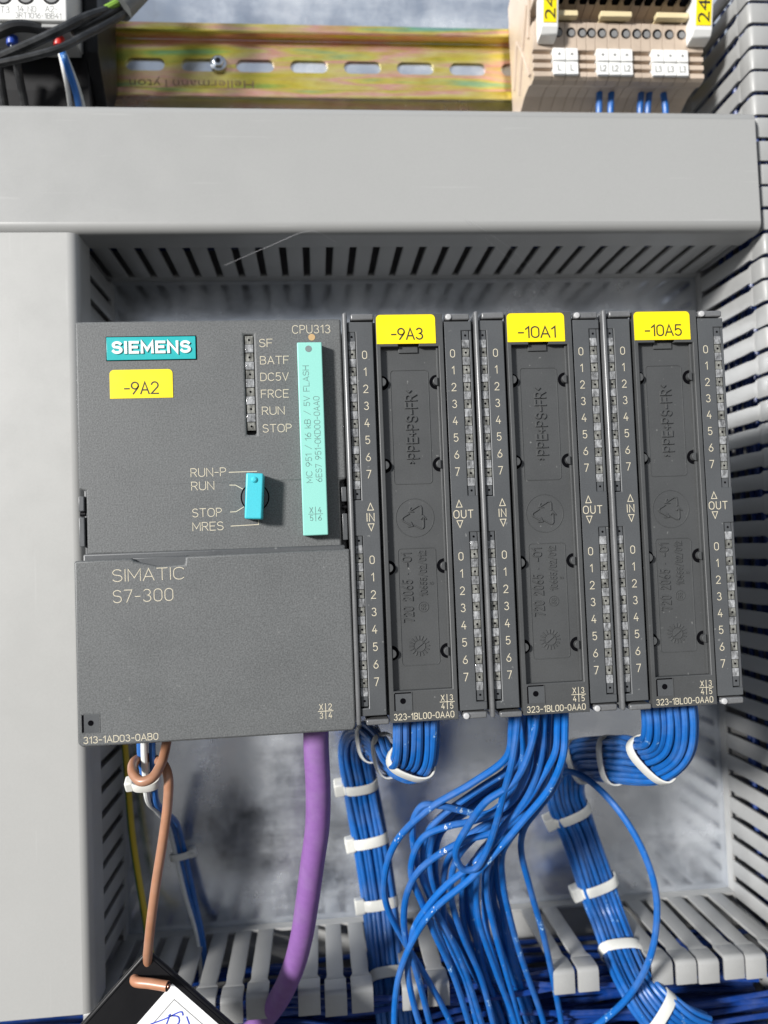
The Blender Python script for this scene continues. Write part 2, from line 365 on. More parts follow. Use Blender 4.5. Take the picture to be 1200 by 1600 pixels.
# ------------------------------------------------------------------ single-stroke lettering
def _arc(cx, cy, rx, ry, a0, a1, n=10): return [(cx+rx*math.cos(math.radians(a0+(a1-a0)*i/n)), cy+ry*math.sin(math.radians(a0+(a1-a0)*i/n))) for i in range(n+1)]
def _glyphs():
    G = {}
    st = lambda w: _arc(w/2, 1-w/2, w/2, w/2, 0, 180)+_arc(w/2, w/2, w/2, w/2, 180, 360)
    def closed(p): return p+[p[0]]
    G['0'] = (.56, [closed(st(.56))]); G['O'] = (.7, [closed(st(.7))])
    G['1'] = (.3, [[(.02, .78), (.26, 1), (.26, 0)]])
    G['2'] = (.56, [_arc(.28, .72, .27, .28, 165, -35)+[(0, 0), (.56, 0)]])
    G['3'] = (.56, [_arc(.27, .76, .24, .24, 150, -80)+_arc(.27, .26, .28, .26, 85, -155)])
    G['4'] = (.58, [[(.36, 1), (0, .3), (.58, .3)], [(.42, .55), (.42, 0)]])
    G['5'] = (.56, [[(.5, 1), (.08, 1), (.04, .52)]+_arc(.27, .32, .28, .32, 130, -145)])
    G['6'] = (.56, [[(.42, 1), (.1, .55)]+_arc(.28, .29, .28, .29, 150, 520, 18)])
    G['7'] = (.54, [[(0, 1), (.54, 1), (.16, 0)]])
    G['8'] = (.56, [closed(_arc(.28, .76, .23, .24, -90, 270, 16)[:-1]), closed(_arc(.28, .265, .28, .265, 90, 450, 16)[:-1])])
    G['9'] = (.56, [[(.14, 0), (.46, .45)]+_arc(.28, .71, .28, .29, -30, 340, 18)])
    G['A'] = (.66, [[(0, 0), (.33, 1), (.66, 0)], [(.12, .32), (.54, .32)]])
    G['B'] = (.58, [[(0, 0), (0, 1), (.3, 1)]+_arc(.32, .765, .22, .235, 85, -90)+[(0, .53)], [(.32, .53)]+_arc(.32, .265, .26, .265, 85, -90)+[(0, 0)]])
    G['C'] = (.66, [_arc(.35, .65, .34, .35, 35, 180)+_arc(.35, .35, .34, .35, 180, 325)])
    G['D'] = (.64, [[(0, 0), (0, 1), (.28, 1)]+_arc(.28, .64, .36, .36, 85, 0)+_arc(.28, .36, .36, .36, 0, -90)+[(0, 0)]])
    G['E'] = (.54, [[(.54, 1), (0, 1), (0, 0), (.54, 0)], [(0, .52), (.46, .52)]])
    G['F'] = (.54, [[(.54, 1), (0, 1), (0, 0)], [(0, .5), (.46, .5)]])
    G['H'] = (.6, [[(0, 0), (0, 1)], [(.6, 0), (.6, 1)], [(0, .52), (.6, .52)]])
    G['I'] = (.02, [[(.01, 0), (.01, 1)]])
    G['K'] = (.58, [[(0, 0), (0, 1)], [(.56, 1), (.0, .38)], [(.2, .62), (.58, 0)]])
    G['k'] = (.45, [[(0, 0), (0, 1)], [(.42, .68), (0, .28)], [(.15, .42), (.45, 0)]])
    G['L'] = (.5, [[(0, 1), (0, 0), (.5, 0)]])
    G['M'] = (.74, [[(0, 0), (0, 1), (.37, .25), (.74, 1), (.74, 0)]])
    G['N'] = (.62, [[(0, 0), (0, 1), (.62, 0), (.62, 1)]])
    G['P'] = (.56, [[(0, 0), (0, 1), (.3, 1)]+_arc(.3, .74, .26, .26, 85, -90)+[(0, .48)]])
    G['R'] = (.58, [[(0, 0), (0, 1), (.3, 1)]+_arc(.3, .74, .26, .26, 85, -90)+[(0, .48)], [(.3, .48), (.58, 0)]])
    G['S'] = (.58, [_arc(.29, .755, .27, .245, 30, 230)+_arc(.29, .265, .29, .265, 62, -155)])
    G['T'] = (.64, [[(0, 1), (.64, 1)], [(.32, 1), (.32, 0)]])
    G['U'] = (.62, [[(0, 1)]+_arc(.31, .31, .31, .31, 180, 360)+[(.62, 1)]])
    G['V'] = (.66, [[(0, 1), (.33, 0), (.66, 1)]])
    G['X'] = (.6, [[(0, 0), (.6, 1)], [(0, 1), (.6, 0)]])
    G['-'] = (.36, [[(0, .45), (.36, .45)]]); G['/'] = (.5, [[(0, -.05), (.5, 1.05)]])
    G['+'] = (.4, [[(0, .48), (.4, .48)], [(.2, .28), (.2, .68)]]); G['.'] = (.06, [[(0, .05), (.06, .05)]])
    G['<'] = (.2, [[(.2, .8), (.04, .65), (.2, .5)]]); G['>'] = (.2, [[(0, .8), (.16, .65), (0, .5)]])
    G['^'] = (.8, [[(0, 0), (.4, .95), (.8, 0), (0, 0)]]); G['_'] = (.8, [[(0, .95), (.8, .95), (.4, 0), (0, .95)]])
    G[' '] = (.34, [])
    return G
GL = _glyphs()
def ribbon(mb, line, w, place, lift, relief=0, taper=.5):
    """a stroke of width w with mitred corners; place(u,v,d) puts it on the face, d = height above it"""
    closed = len(line) > 2 and (Vector(line[0])-Vector(line[-1])).length < 1e-6
    P = [Vector(p) for p in line]
    Q = [P[0]]
    for p in P[1:]:
        if (p-Q[-1]).length > 1e-5: Q.append(p)
    P = Q
    if closed and (P[0]-P[-1]).length < 1e-5: P = P[:-1]
    n = len(P)
    if n < 2: return
    L = []
    for i in range(n):
        a = (P[i]-P[i-1]).normalized() if (closed or i > 0) else None
        c = (P[(i+1) % n]-P[i]).normalized() if (closed or i < n-1) else None
        if a is None: nn = Vector((-c.y, c.x)); k_ = 1
        elif c is None: nn = Vector((-a.y, a.x)); k_ = 1
        else:
            t = a+c
            if t.length < .15: t = a
            t.normalize(); nn = Vector((-t.y, t.x)); k_ = min(1/max(.35, nn.dot(Vector((-a.y, a.x)))), 2.2)
        e = Vector((0, 0))
        if not closed and i == 0: e = -c*(w*.45)
        if not closed and i == n-1: e = a*(w*.45)
        L.append((P[i]+e, nn*(w/2*k_)))
    if relief:
        b = mb.add([place(p.x+q.x*k_, p.y+q.y*k_, d) for p, q in L for k_, d in ((1, 0), (taper, relief), (-taper, relief), (-1, 0))]); s_ = 4
    else:
        b = mb.add([place(p.x+q.x*k_, p.y+q.y*k_, lift) for p, q in L for k_ in (1, -1)]); s_ = 2
    for i in range(n if closed else n-1):
        j = (i+1) % n
        for r_ in range(s_-1): mb.face((b+i*s_+r_, b+i*s_+r_+1, b+j*s_+r_+1, b+j*s_+r_))
def face_place(x, y, z, rot=0):
    c, s_ = math.cos(math.radians(rot)), math.sin(math.radians(rot))
    return lambda u, v, d: (x+u*c-v*s_, y-d, z+u*s_+v*c)
def text_width(txt, h, sp, wd): return sum(GL[c][0]*wd*h+sp*h for c in txt)-sp*h
def stroke_text(mb, txt, x, y, z, h, w, rot=0, sp=.24, wd=1.0, relief=0, align='L', width=None, taper=.6):
    if width: wd = wd*(width-sp*h*(len(txt)-1))/max(1e-3, text_width(txt, h, sp, wd)-sp*h*(len(txt)-1))
    pl = face_place(x, y, z, rot); u = 0
    if align == 'C': u = -text_width(txt, h, sp, wd)/2
    if align == 'R': u = -text_width(txt, h, sp, wd)
    for ch in txt:
        gw, lines = GL[ch]
        for k_, ln in enumerate(lines): ribbon(mb, [(u+a*h*wd, c*h) for a, c in ln], w, pl, .05+.012*k_, relief+.012*k_ if relief else 0, taper)
        u += gw*wd*h+sp*h
def font_text(name, txt, x, y, z, h, mat, parent, org=(0, 0, 0), rot=0, bold=0, extrude=.01, width=None, align='CENTER', shear=0, above=.04):
    cu = bpy.data.curves.new(name, 'FONT'); cu.body = txt; cu.size = 1; cu.offset = bold; cu.align_x = align; cu.extrude = 0; cu.shear = shear; cu.resolution_u = 3
    ob = bpy.data.objects.new(name, cu); col.objects.link(ob)
    dg = bpy.context.evaluated_depsgraph_get(); me = bpy.data.meshes.new_from_object(ob.evaluated_get(dg))
    bpy.data.objects.remove(ob); bpy.data.curves.remove(cu)
    vs = [v.co.copy() for v in me.vertices]; x0, x1 = min(v.x for v in vs), max(v.x for v in vs); y1 = max(v.y for v in vs); y0 = min(v.y for v in vs)
    k_ = h/(y1-y0); kx = k_ if width is None else width/(x1-x0)
    c, s_ = math.cos(math.radians(rot)), math.sin(math.radians(rot)); o = Vector(org)
    base = {'CENTER': (x0+x1)/2, 'LEFT': x0}[align]
    mb = MB(); b = mb.add([(x+(v.x-base)*kx*c-(v.y-y0)*k_*s_, y-above-extrude, z+(v.x-base)*kx*s_+(v.y-y0)*k_*c) for v in vs])
    for p_ in me.polygons: mb.face([b+i for i in p_.vertices])
    bpy.data.meshes.remove(me)
    if extrude > .05:
        n0 = len(mb.v); nf = len(mb.f); mb.v += [v+Vector((0, extrude, 0)) for v in mb.v[:n0]]
        cnt = {}
        for f in mb.f[:nf]:
            for i in range(len(f)): a, d = f[i], f[(i+1) % len(f)]; cnt[(a, d)] = 1
        for (a, d) in list(cnt):
            if (d, a) not in cnt: mb.face((d, a, a+n0, d+n0))
    return mb.build(name, mat, parent, o)

# ------------------------------------------------------------------ the setting: mounting plate
XL, XR, ZT, ZB = -19.6, 261.7, 56.3, -241.0            # inner faces of the four ducts
mb = MB(); mb.box(-160, 400, 0, 2.5, -380, 280)
tag(mb.build('mounting_plate', M['galv']), 'scratched galvanised steel mounting plate behind everything', None, None, 'structure')

# ------------------------------------------------------------------ slotted wiring ducts
PITCH = 10.0
def finger_mesh():
    """u along the duct (x), outward normal +z, height towards the viewer -y"""
    mb = MB()
    half = [(3.45, 5.5), (3.45, 41), (3.2, 46), (3.35, 47.6), (4.2, 49.6)]
    poly = [(x, -v) for x, v in half]+[(-x, -v) for x, v in half[::-1]]
    mb.prism(poly, -1.4, 0, 'Z')
    R, T = 2.0, 1.4
    prof = [(-49.6, 0)]+[(-(58.6-R)-R*math.sin(math.radians(a)), -R+R*math.cos(math.radians(a))) for a in range(0, 91, 15)]
    prof += [(-58.6, -9.4), (-58.6+T, -9.4)]+[(-(58.6-R)-(R-T)*math.sin(math.radians(a)), -R+(R-T)*math.cos(math.radians(a))) for a in range(90, -1, -30)]+[(-49.6, -T)]
    mb.prism(prof, -4.25, 4.25, 'X')
    return mb
FM = finger_mesh()
def duct(name, label, length, loc, rz, width, first, skip=(), cover=None, jitter=0, cmat='cover'):
    """built lying along +x with its fingered wall facing +z at z=0; rz turns it about the viewing axis"""
    root = empty(name, loc); root.rotation_euler = (0, rz, 0); tag(root, label, 'wiring duct', 'slotted grey wiring ducts')
    L = length
    mb = MB(); mb.box(0, L, -1.6, -.1, -width, 0); mb.box(0, L, -5.5, -1.6, -1.4, 0)
    mb.build('base', M['duct'], root, bevel=.25)
    mb = MB(); mb.box(0, L, -57, -1.7, -width, -width+1.6); mb.build('rear_wall', M['duct'], root)
    me = None; i = 0; x = first
    while x < L-4:
        if not any(a <= x <= b for a, b in skip):
            if me is None:
                o = FM.build('finger', M['duct'], root, bevel=.22, seg=2, curved=True); me = o.data
            else: o = link('finger', me, root)
            o.location = (x*S, 0, 0); o.rotation_euler = (rnd.uniform(-1, 1)*jitter, 0, rnd.uniform(-1, 1)*jitter*.4)
        x += PITCH; i += 1
    if cover:
        a, b = cover; R, T, H = 4.0, 1.6, 62.5
        prof = []
        top, bot = 1.9, -width-1.9
        prof += [(-46, top)]+[(-(H-R)-R*math.sin(math.radians(t)), top-R+R*math.cos(math.radians(t))) for t in range(0, 91, 10)]
        prof += [(-(H-R)-R*math.sin(math.radians(t)), bot+R-R*math.cos(math.radians(t))) for t in range(90, -1, -10)]+[(-46, bot)]
        prof += [(-46, bot+T)]+[(-(H-R)-(R-T)*math.sin(math.radians(t)), bot+R-(R-T)*math.cos(math.radians(t))) for t in range(0, 91, 30)]
        prof += [(-(H-R)-(R-T)*math.sin(math.radians(t)), top-R+(R-T)*math.cos(math.radians(t))) for t in range(90, -1, -30)]+[(-46, top-T)]
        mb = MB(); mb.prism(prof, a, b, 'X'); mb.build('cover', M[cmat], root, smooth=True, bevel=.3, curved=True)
    return root
# the wall facing +z after rotation about Y: 0 -> up, pi -> down, +90deg about Y turns +z to +x
duct('wiring_duct', 'horizontal grey duct with closed smooth cover above the black modules', 470, (263.0, 0, ZT), math.pi, 47.5, 1.5+(263-71.5-5) % PITCH, cover=(3.6, 470))
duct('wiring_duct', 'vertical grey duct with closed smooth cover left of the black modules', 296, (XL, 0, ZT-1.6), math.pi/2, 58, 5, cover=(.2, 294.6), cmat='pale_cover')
duct('wiring_duct', 'vertical open grey duct along the right edge, blue wires inside', 520, (XR, 0, -340), -math.pi/2, 52, 0.5, jitter=.012)
duct('wiring_duct', 'horizontal open grey duct along the bottom edge below the blue bundles', 352, (-90.4, 0, ZB), 0, 56, 2.1,
     skip=((0, 68), (139, 145), (178, 188), (209, 245), (268, 286)), jitter=.02)

# wires lying in the ducts: a mass nobody could count
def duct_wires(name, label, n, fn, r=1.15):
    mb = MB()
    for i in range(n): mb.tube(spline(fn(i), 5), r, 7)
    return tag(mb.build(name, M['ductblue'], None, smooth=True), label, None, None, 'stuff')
R2 = random.Random(11)
def wavy(a, b, axis, base, amp, n=9):
    pts = []
    for i in range(n):
        t = a+(b-a)*i/(n-1); d1 = R2.uniform(-amp, amp); d2 = R2.uniform(-amp, amp)
        pts.append((t, base[0]+d1, base[1]+d2) if axis == 'X' else (base[1]+d2, base[0]+d1, t))
    return pts
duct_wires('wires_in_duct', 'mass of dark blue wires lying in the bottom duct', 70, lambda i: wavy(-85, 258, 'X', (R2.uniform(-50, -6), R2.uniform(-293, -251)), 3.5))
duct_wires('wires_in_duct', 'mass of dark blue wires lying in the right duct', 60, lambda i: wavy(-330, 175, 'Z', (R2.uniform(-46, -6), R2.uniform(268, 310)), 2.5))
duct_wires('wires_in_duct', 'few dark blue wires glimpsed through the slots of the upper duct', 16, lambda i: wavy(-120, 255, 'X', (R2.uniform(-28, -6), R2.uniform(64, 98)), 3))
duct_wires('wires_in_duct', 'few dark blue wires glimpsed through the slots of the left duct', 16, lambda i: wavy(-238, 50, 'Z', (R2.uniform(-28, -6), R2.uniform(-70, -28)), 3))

# ------------------------------------------------------------------ mounting rail behind the modules
mb = MB(); mb.box(-8, 215, -10, -.05, -82, -36)
tag(mb.build('mounting_rail', M['zinc'], bevel=.5), 'flat aluminium rail hidden behind the row of black modules', 'rail')

# ------------------------------------------------------------------ LED windows
def led_piece(kind, w, h):
    mb = MB(); mb.box(-w/2, w/2, -.55 if kind == 'guide' else -.35, .9, -h/2, h/2)
    if kind != 'guide':
        mb.cur = 1; mb.cyl((0, -.36, 0), (0, -1, 0), .34, .06, 10)
    return mb
def led_strip(parent, org, x0, x1, yface, ztop, n_led, pitch, mats, seed, name='led_window', blank=True):
    """a recess with alternating LED lenses and clear light-guide blocks, ztop downwards"""
    q = random.Random(seed); n = n_led+(2 if blank else 0); h = pitch/2
    mb = MB(); zb = ztop-n*pitch+h
    mb.box(x0, x1, yface+1.4, yface+2.2, zb, ztop)
    w = mb.build(name, M['deep'], parent, org)
    o_led = led_piece('led', x1-x0-.35, h-.18).build('led', [M['led'], M['deep']], None, smooth=False); me_l = o_led.data; bpy.data.objects.remove(o_led)
    o_blk = led_piece('led', x1-x0-.35, h+.5).build('led', [M['module'], M['deep']], None); me_b = o_blk.data; bpy.data.objects.remove(o_blk)
    o_g = led_piece('guide', x1-x0-.15, h-.12).build('light_guide', [M['guide']], None, bevel=.12); me_g = o_g.data; bpy.data.objects.remove(o_g)
    o = Vector(org)
    for i in range(n):
        dark = blank and i in (0, n-1)
        c = Vector(((x0+x1)/2, yface+.75+q.uniform(-.1, .1), ztop-h/2-i*pitch))
        ob = link('led', me_b if dark else me_l, w); ob.location = (c-o)*S
        if i < n-1:
            g = link('light_guide', me_g, w); g.location = (c+Vector((0, q.uniform(-.12, .12), -h))-o)*S; g.rotation_euler = (q.uniform(-.06, .06), 0, q.uniform(-.08, .08))
    return w

# ------------------------------------------------------------------ CPU module
YD, YU = -134.6, -128.6
cpu = empty('cpu_module', (40, -12, -125)); CO = Vector((40, -12, -125))
tag(cpu, 'wide anthracite controller with petrol brand plate, mode key and closed lower door', 'controller')
mb = MB(); mb.box(.4, 79.6, YU+4.2, -10.2, -124, -.4); mb.box(1.2, 78.8, YD+5.2, YU+4.2, -123.2, -70)
mb.build('housing', M['module'], cpu, CO, bevel=.5)
mb = MB(); mb.box(2.4, 77.8, YU+1.2, YU+4.0, -73.2, -70.6); mb.build('gap_shade', M['deep'], cpu, CO)  # black filler strip, painted shade between front plate and door
plate = [(0, 0), (80, 0), (80, -49.8), (77.9, -50.4), (77.9, -71.0), (2.2, -70.2), (2.2, -51.2), (0, -50.6)]
LS = [(50.2, -4.7), (53.1, -4.7), (53.1, -35.5), (50.2, -35.5)]
mb = MB(); mb.prism_hole(plate, [LS], YU, YU+4.1); fp = mb.build('front_plate', M['cpu'], cpu, CO, bevel=.7, seg=3)
# the hinge tabs in the two notches
for x0, x1, za, zb in ((-.2, 1.5, -52.6, -57.2), (-.2, 1.5, -58.9, -67.8), (78.3, 79.9, -52.2, -56.8), (78.3, 79.9, -60.4, -68.6)):
    mb = MB(); mb.box(x0, x1, YU+.4, YU+7, zb, za); mb.build('hinge_tab', M['module'], cpu, CO, bevel=.3)
for x0, x1, z0 in ((-.1, 1.4, -58.4), (78.4, 79.8, -58.9)):
    mb = MB(); mb.cyl((x0, YU+2.2, z0+.5), (1, 0, 0), .75, x1-x0, 12); mb.build('hinge_pin', M['black'], cpu, CO, smooth=True)
# the lower door with its finger scoop
door = [(.1, -71.9), (16.4, -71.7), (17.2, -72.6), (23.4, -74.2), (31.6, -74.0), (31.8, -71.7), (80, -71.3), (80, -123.6), (79.2, -124.9), (1.2, -125.3), (.1, -124.2)]
mb = MB(); mb.prism(door, YD, YD+5)
dr = mb.build('door', M['cpu'], cpu, CO, bevel=.9, seg=3)
mb = MB(); mb.prism([(16.2, -71.6), (32, -71.5), (32, -75.2), (16.2, -75.2)], YD+1.8, YD+5.1); mb.build('finger_scoop', M['module'], dr, CO, bevel=.3)
mb = MB(); pl = face_place(0, YD, 0)
for ln in ([(1.3, -121.4), (1.3, -115.9), (6.4, -115.7), (6.4, -121.3), (1.3, -121.4)],): ribbon(mb, ln, .22, pl, 0, .12)
mb.build('latch_frame', M['cpu'], dr, CO)
mb = MB(); mb.prism(rrect(1.5, 6.2, -121.2, -116, .3), YD-.03, YD+.2); mb.cur = 1; mb.prism(rrect(1.4, 1.95, -121.1, -116.1, .1), YD-.07, YD+.1); mb.cyl((3.9, YD-.08, -118.5), (0, 1, 0), .8, .2, 20)
mb.build('latch', [M['module'], M['deep']], dr, CO)
def lettering(parent, org, items, y, mat=None, name='lettering', w=None):
    """items: (text, px-left, px-baseline, height px, width px or None)"""
    for it in items:
        txt, px, py, hp, wp = it[:5]
        p = at(px, py, y); h = hp*(y-CAM.y)/FPX; wd = wp*(y-CAM.y)/FPX if wp else None
        mb = MB(); stroke_text(mb, txt, p.x, y, p.z, h, w or .20, width=wd)
        mb.build(name, mat or M['print'], parent, org)
lettering(fp, CO, [('CPU313', 457, 521, 12.5, 59), ('SF', 405.5, 542, 12, 20), ('BATF', 407, 569, 12, 44), ('DC5V', 407.5, 595, 12, 43), ('FRCE', 408.5, 621.5, 12, 42), ('RUN', 410, 648, 12, 34), ('STOP', 411, 675.5, 12, 44),
                   ('RUN-P', 298.5, 745, 12.5, 53), ('RUN', 299.5, 766, 12.5, 34), ('STOP', 301, 808, 12.5, 44), ('MRES', 301.5, 829.5, 12.5, 46)], YU)
lettering(dr, CO, [('SIMATIC', 176, 909, 18, 107), ('S7-300', 177, 942, 18.5, 89), ('313-1AD03-0AB0', 131, 1162, 9.5, 109)], YD, w=.21)
def cross_mark(parent, org, cx, cz, y, a, b, c, d, k, mat, w):
    mb = MB(); pl = face_place(0, y, 0)
    ribbon(mb, [(cx, cz-k), (cx, cz+k)], w, pl, .05); ribbon(mb, [(cx-k, cz), (cx+k, cz)], w, pl, .062)
    hh = k*.74
    for t, ux, uz in ((a, -1, 1), (b, 1, 1), (c, -1, -1), (d, 1, -1)):
        stroke_text(mb, t, cx+ux*k*.60, y-.02, cz+(.2*k if uz > 0 else -.2*k-hh), hh, w, align='C', wd=.95)
    return mb.build('lettering', mat, parent, org)
p = at(509, 1111, YD); cross_mark(dr, CO, p.x, p.z, YD, 'X', '2', '3', '4', 2.2, M['print'], .19)
# switch legend lines
mb = MB(); pl = face_place(0, YU, 0)
for ln in ([(358, 738), (401, 736.5)], [(359, 758), (368, 758), (379, 764)], [(360, 800), (369, 799.5), (381, 792)], [(361, 822), (404, 819.5), (404, 811)]):
    ribbon(mb, [(at(a, b, YU).x, at(a, b, YU).z) for a, b in ln], .22, pl, .05)
mb.build('legend_lines', M['print'], fp, CO)
# brand plate
a = at(165, 525, YU); b = at(307, 562, YU)
mb = MB(); mb.prism([(9.0, -12.2), (35.9, -12.2), (35.9, -4.7), (9.0, -4.7)], YU-.03, YU+.1); mb.build('plate_recess', M['deep'], fp, CO)
mb = MB(); mb.prism([(9.25, -12.0), (35.65, -12.0), (35.65, -5.0), (9.25, -5.0)], YU-.45, YU); bp = mb.build('brand_plate', M['teal'], cpu, CO, bevel=.12)
mb = MB(); stroke_text(mb, 'SIEMENS', 11.25, YU-.45, -9.8, 3.05, .88, sp=.42, width=22.6, relief=.4, taper=.92); mb.build('lettering', M['white'], bp, CO)
def yellow_label(parent, org, x0, x1, z0, z1, y, txt, tilt=0, h=3.1, tw=10, dx=0):
    mb = MB(); mb.prism(rrect(x0, x1, z0, z1, 1.3, corners=(0, 0, 1, 1)), y-.16, y-.02)
    o = mb.build('label', M['yellow'], parent, org)
    mb = MB(); stroke_text(mb, txt, (x0+x1)/2+dx-tw/2, y-.16, z0+1.35, h, .42, sp=.2, width=tw); mb.build('lettering', M['ink'], o, org)
    return o
yellow_label(cpu, CO, 9.9, 28.5, -23.6, -14.9, YU, '-9A2', h=3.5, tw=9.9)['label'] = 'yellow adhesive tag reading -9A2'
# status LEDs of the controller
led_strip(cpu, CO, 50.3, 53.0, YU+.1, -4.9, 6, 5.33, None, 3, name='status_led_window', blank=False)
mb = MB(); c = at(487, 527, YU); mb.cyl((c.x, YU-.1, c.z), (0, 1, 0), 1.05, .2, 20); mb.build('index_dot', M['brass'], fp, CO, smooth=True)
# mode switch
c = at(398.5, 777, YU)
mb = MB()
for r0, r1, mi in ((4.35, 3.95, 0),):
    for i in range(48):
        a0, a1 = math.radians(i*7.5), math.radians(i*7.5+7.5)
        bq = mb.add([(c.x+r_*math.cos(t), YU-.05, c.z+r_*math.sin(t)) for r_, t in ((r0, a0), (r1, a0), (r1, a1), (r0, a1))]); mb.face((bq, bq+1, bq+2, bq+3))
mb.build('switch_ring', M['deep'], cpu, CO)
mb = MB(); mb.cyl((c.x, YU-.25, c.z), (0, 1, 0), 3.9, .3, 36); mb.build('switch_disc', M['module'], cpu, CO, smooth=True)
KY = YU-6.5; k0 = at(398, 739, KY); k1 = at(395.5, 811, KY)
d = (k0-k1).normalized(); nrm = Vector((d.z, 0, -d.x)); hw = 2.55
mb = MB(); q = [k0+nrm*hw, k0-nrm*hw, k1-nrm*hw, k1+nrm*hw]
mb.prism([(v.x, v.z) for v in q], KY, YU-.3); ky = mb.build('mode_key', M['key'], cpu, CO, bevel=.5, seg=3)
mb = MB(); kc = k0-d*2.0
for i, (rr, dd) in enumerate(((1.0, 0), (.85, .3))): mb.cyl((kc.x, KY-dd+.02, kc.z), (0, -1, 0), rr, .3, 16, (.85, .45)[i])
mb.build('key_knob', M['key'], ky, CO, smooth=True)

# memory card
YC = YU-4.2
c0 = at(464, 535, YC); c1 = at(503, 534, YC); c2 = at(513, 836, YC); c3 = at(473.5, 837, YC)
cx0, cx1, cz1, cz0 = (c0.x+c3.x)/2, (c1.x+c2.x)/2, (c0.z+c1.z)/2, (c2.z+c3.z)/2
card = empty('memory_card', ((cx0+cx1)/2, YU, cz0)); KO = Vector(((cx0+cx1)/2, YU, cz0))
tag(card, 'mint green memory card plugged into the controller front', 'memory card')
mb = MB(); mb.box(cx0, cx1, YC, YU-.05, cz0, cz1); mb.build('shell', M['card'], card, KO, bevel=.35, seg=3)
mb = MB(); c = at(482, 545, YC); mb.cyl((c.x, YC-.06, c.z), (0, 1, 0), 1.0, .15, 20); mb.build('dot', M['dot'], card, KO, smooth=True)
for txt, px, py, wp, hp in (('MC 951 / 16 kB / 5V FLASH', 488, 754, 184, 9), ('6ES7 951-0KD00-0AA0', 503, 752.5, 134, 9)):
    c = at(px, py, YC); mb = MB(); kk = (YC-CAM.y)/FPX
    stroke_text(mb, txt, c.x, YC, c.z, hp*kk, .17, rot=90, sp=.22, width=wp*kk); mb.build('lettering', M['cardtext'], card, KO)
c = at(493, 803, YC); cross_mark(card, KO, c.x, c.z, YC, 'X', '4', '5', '6', 2.1, M['cardtext'], .17)

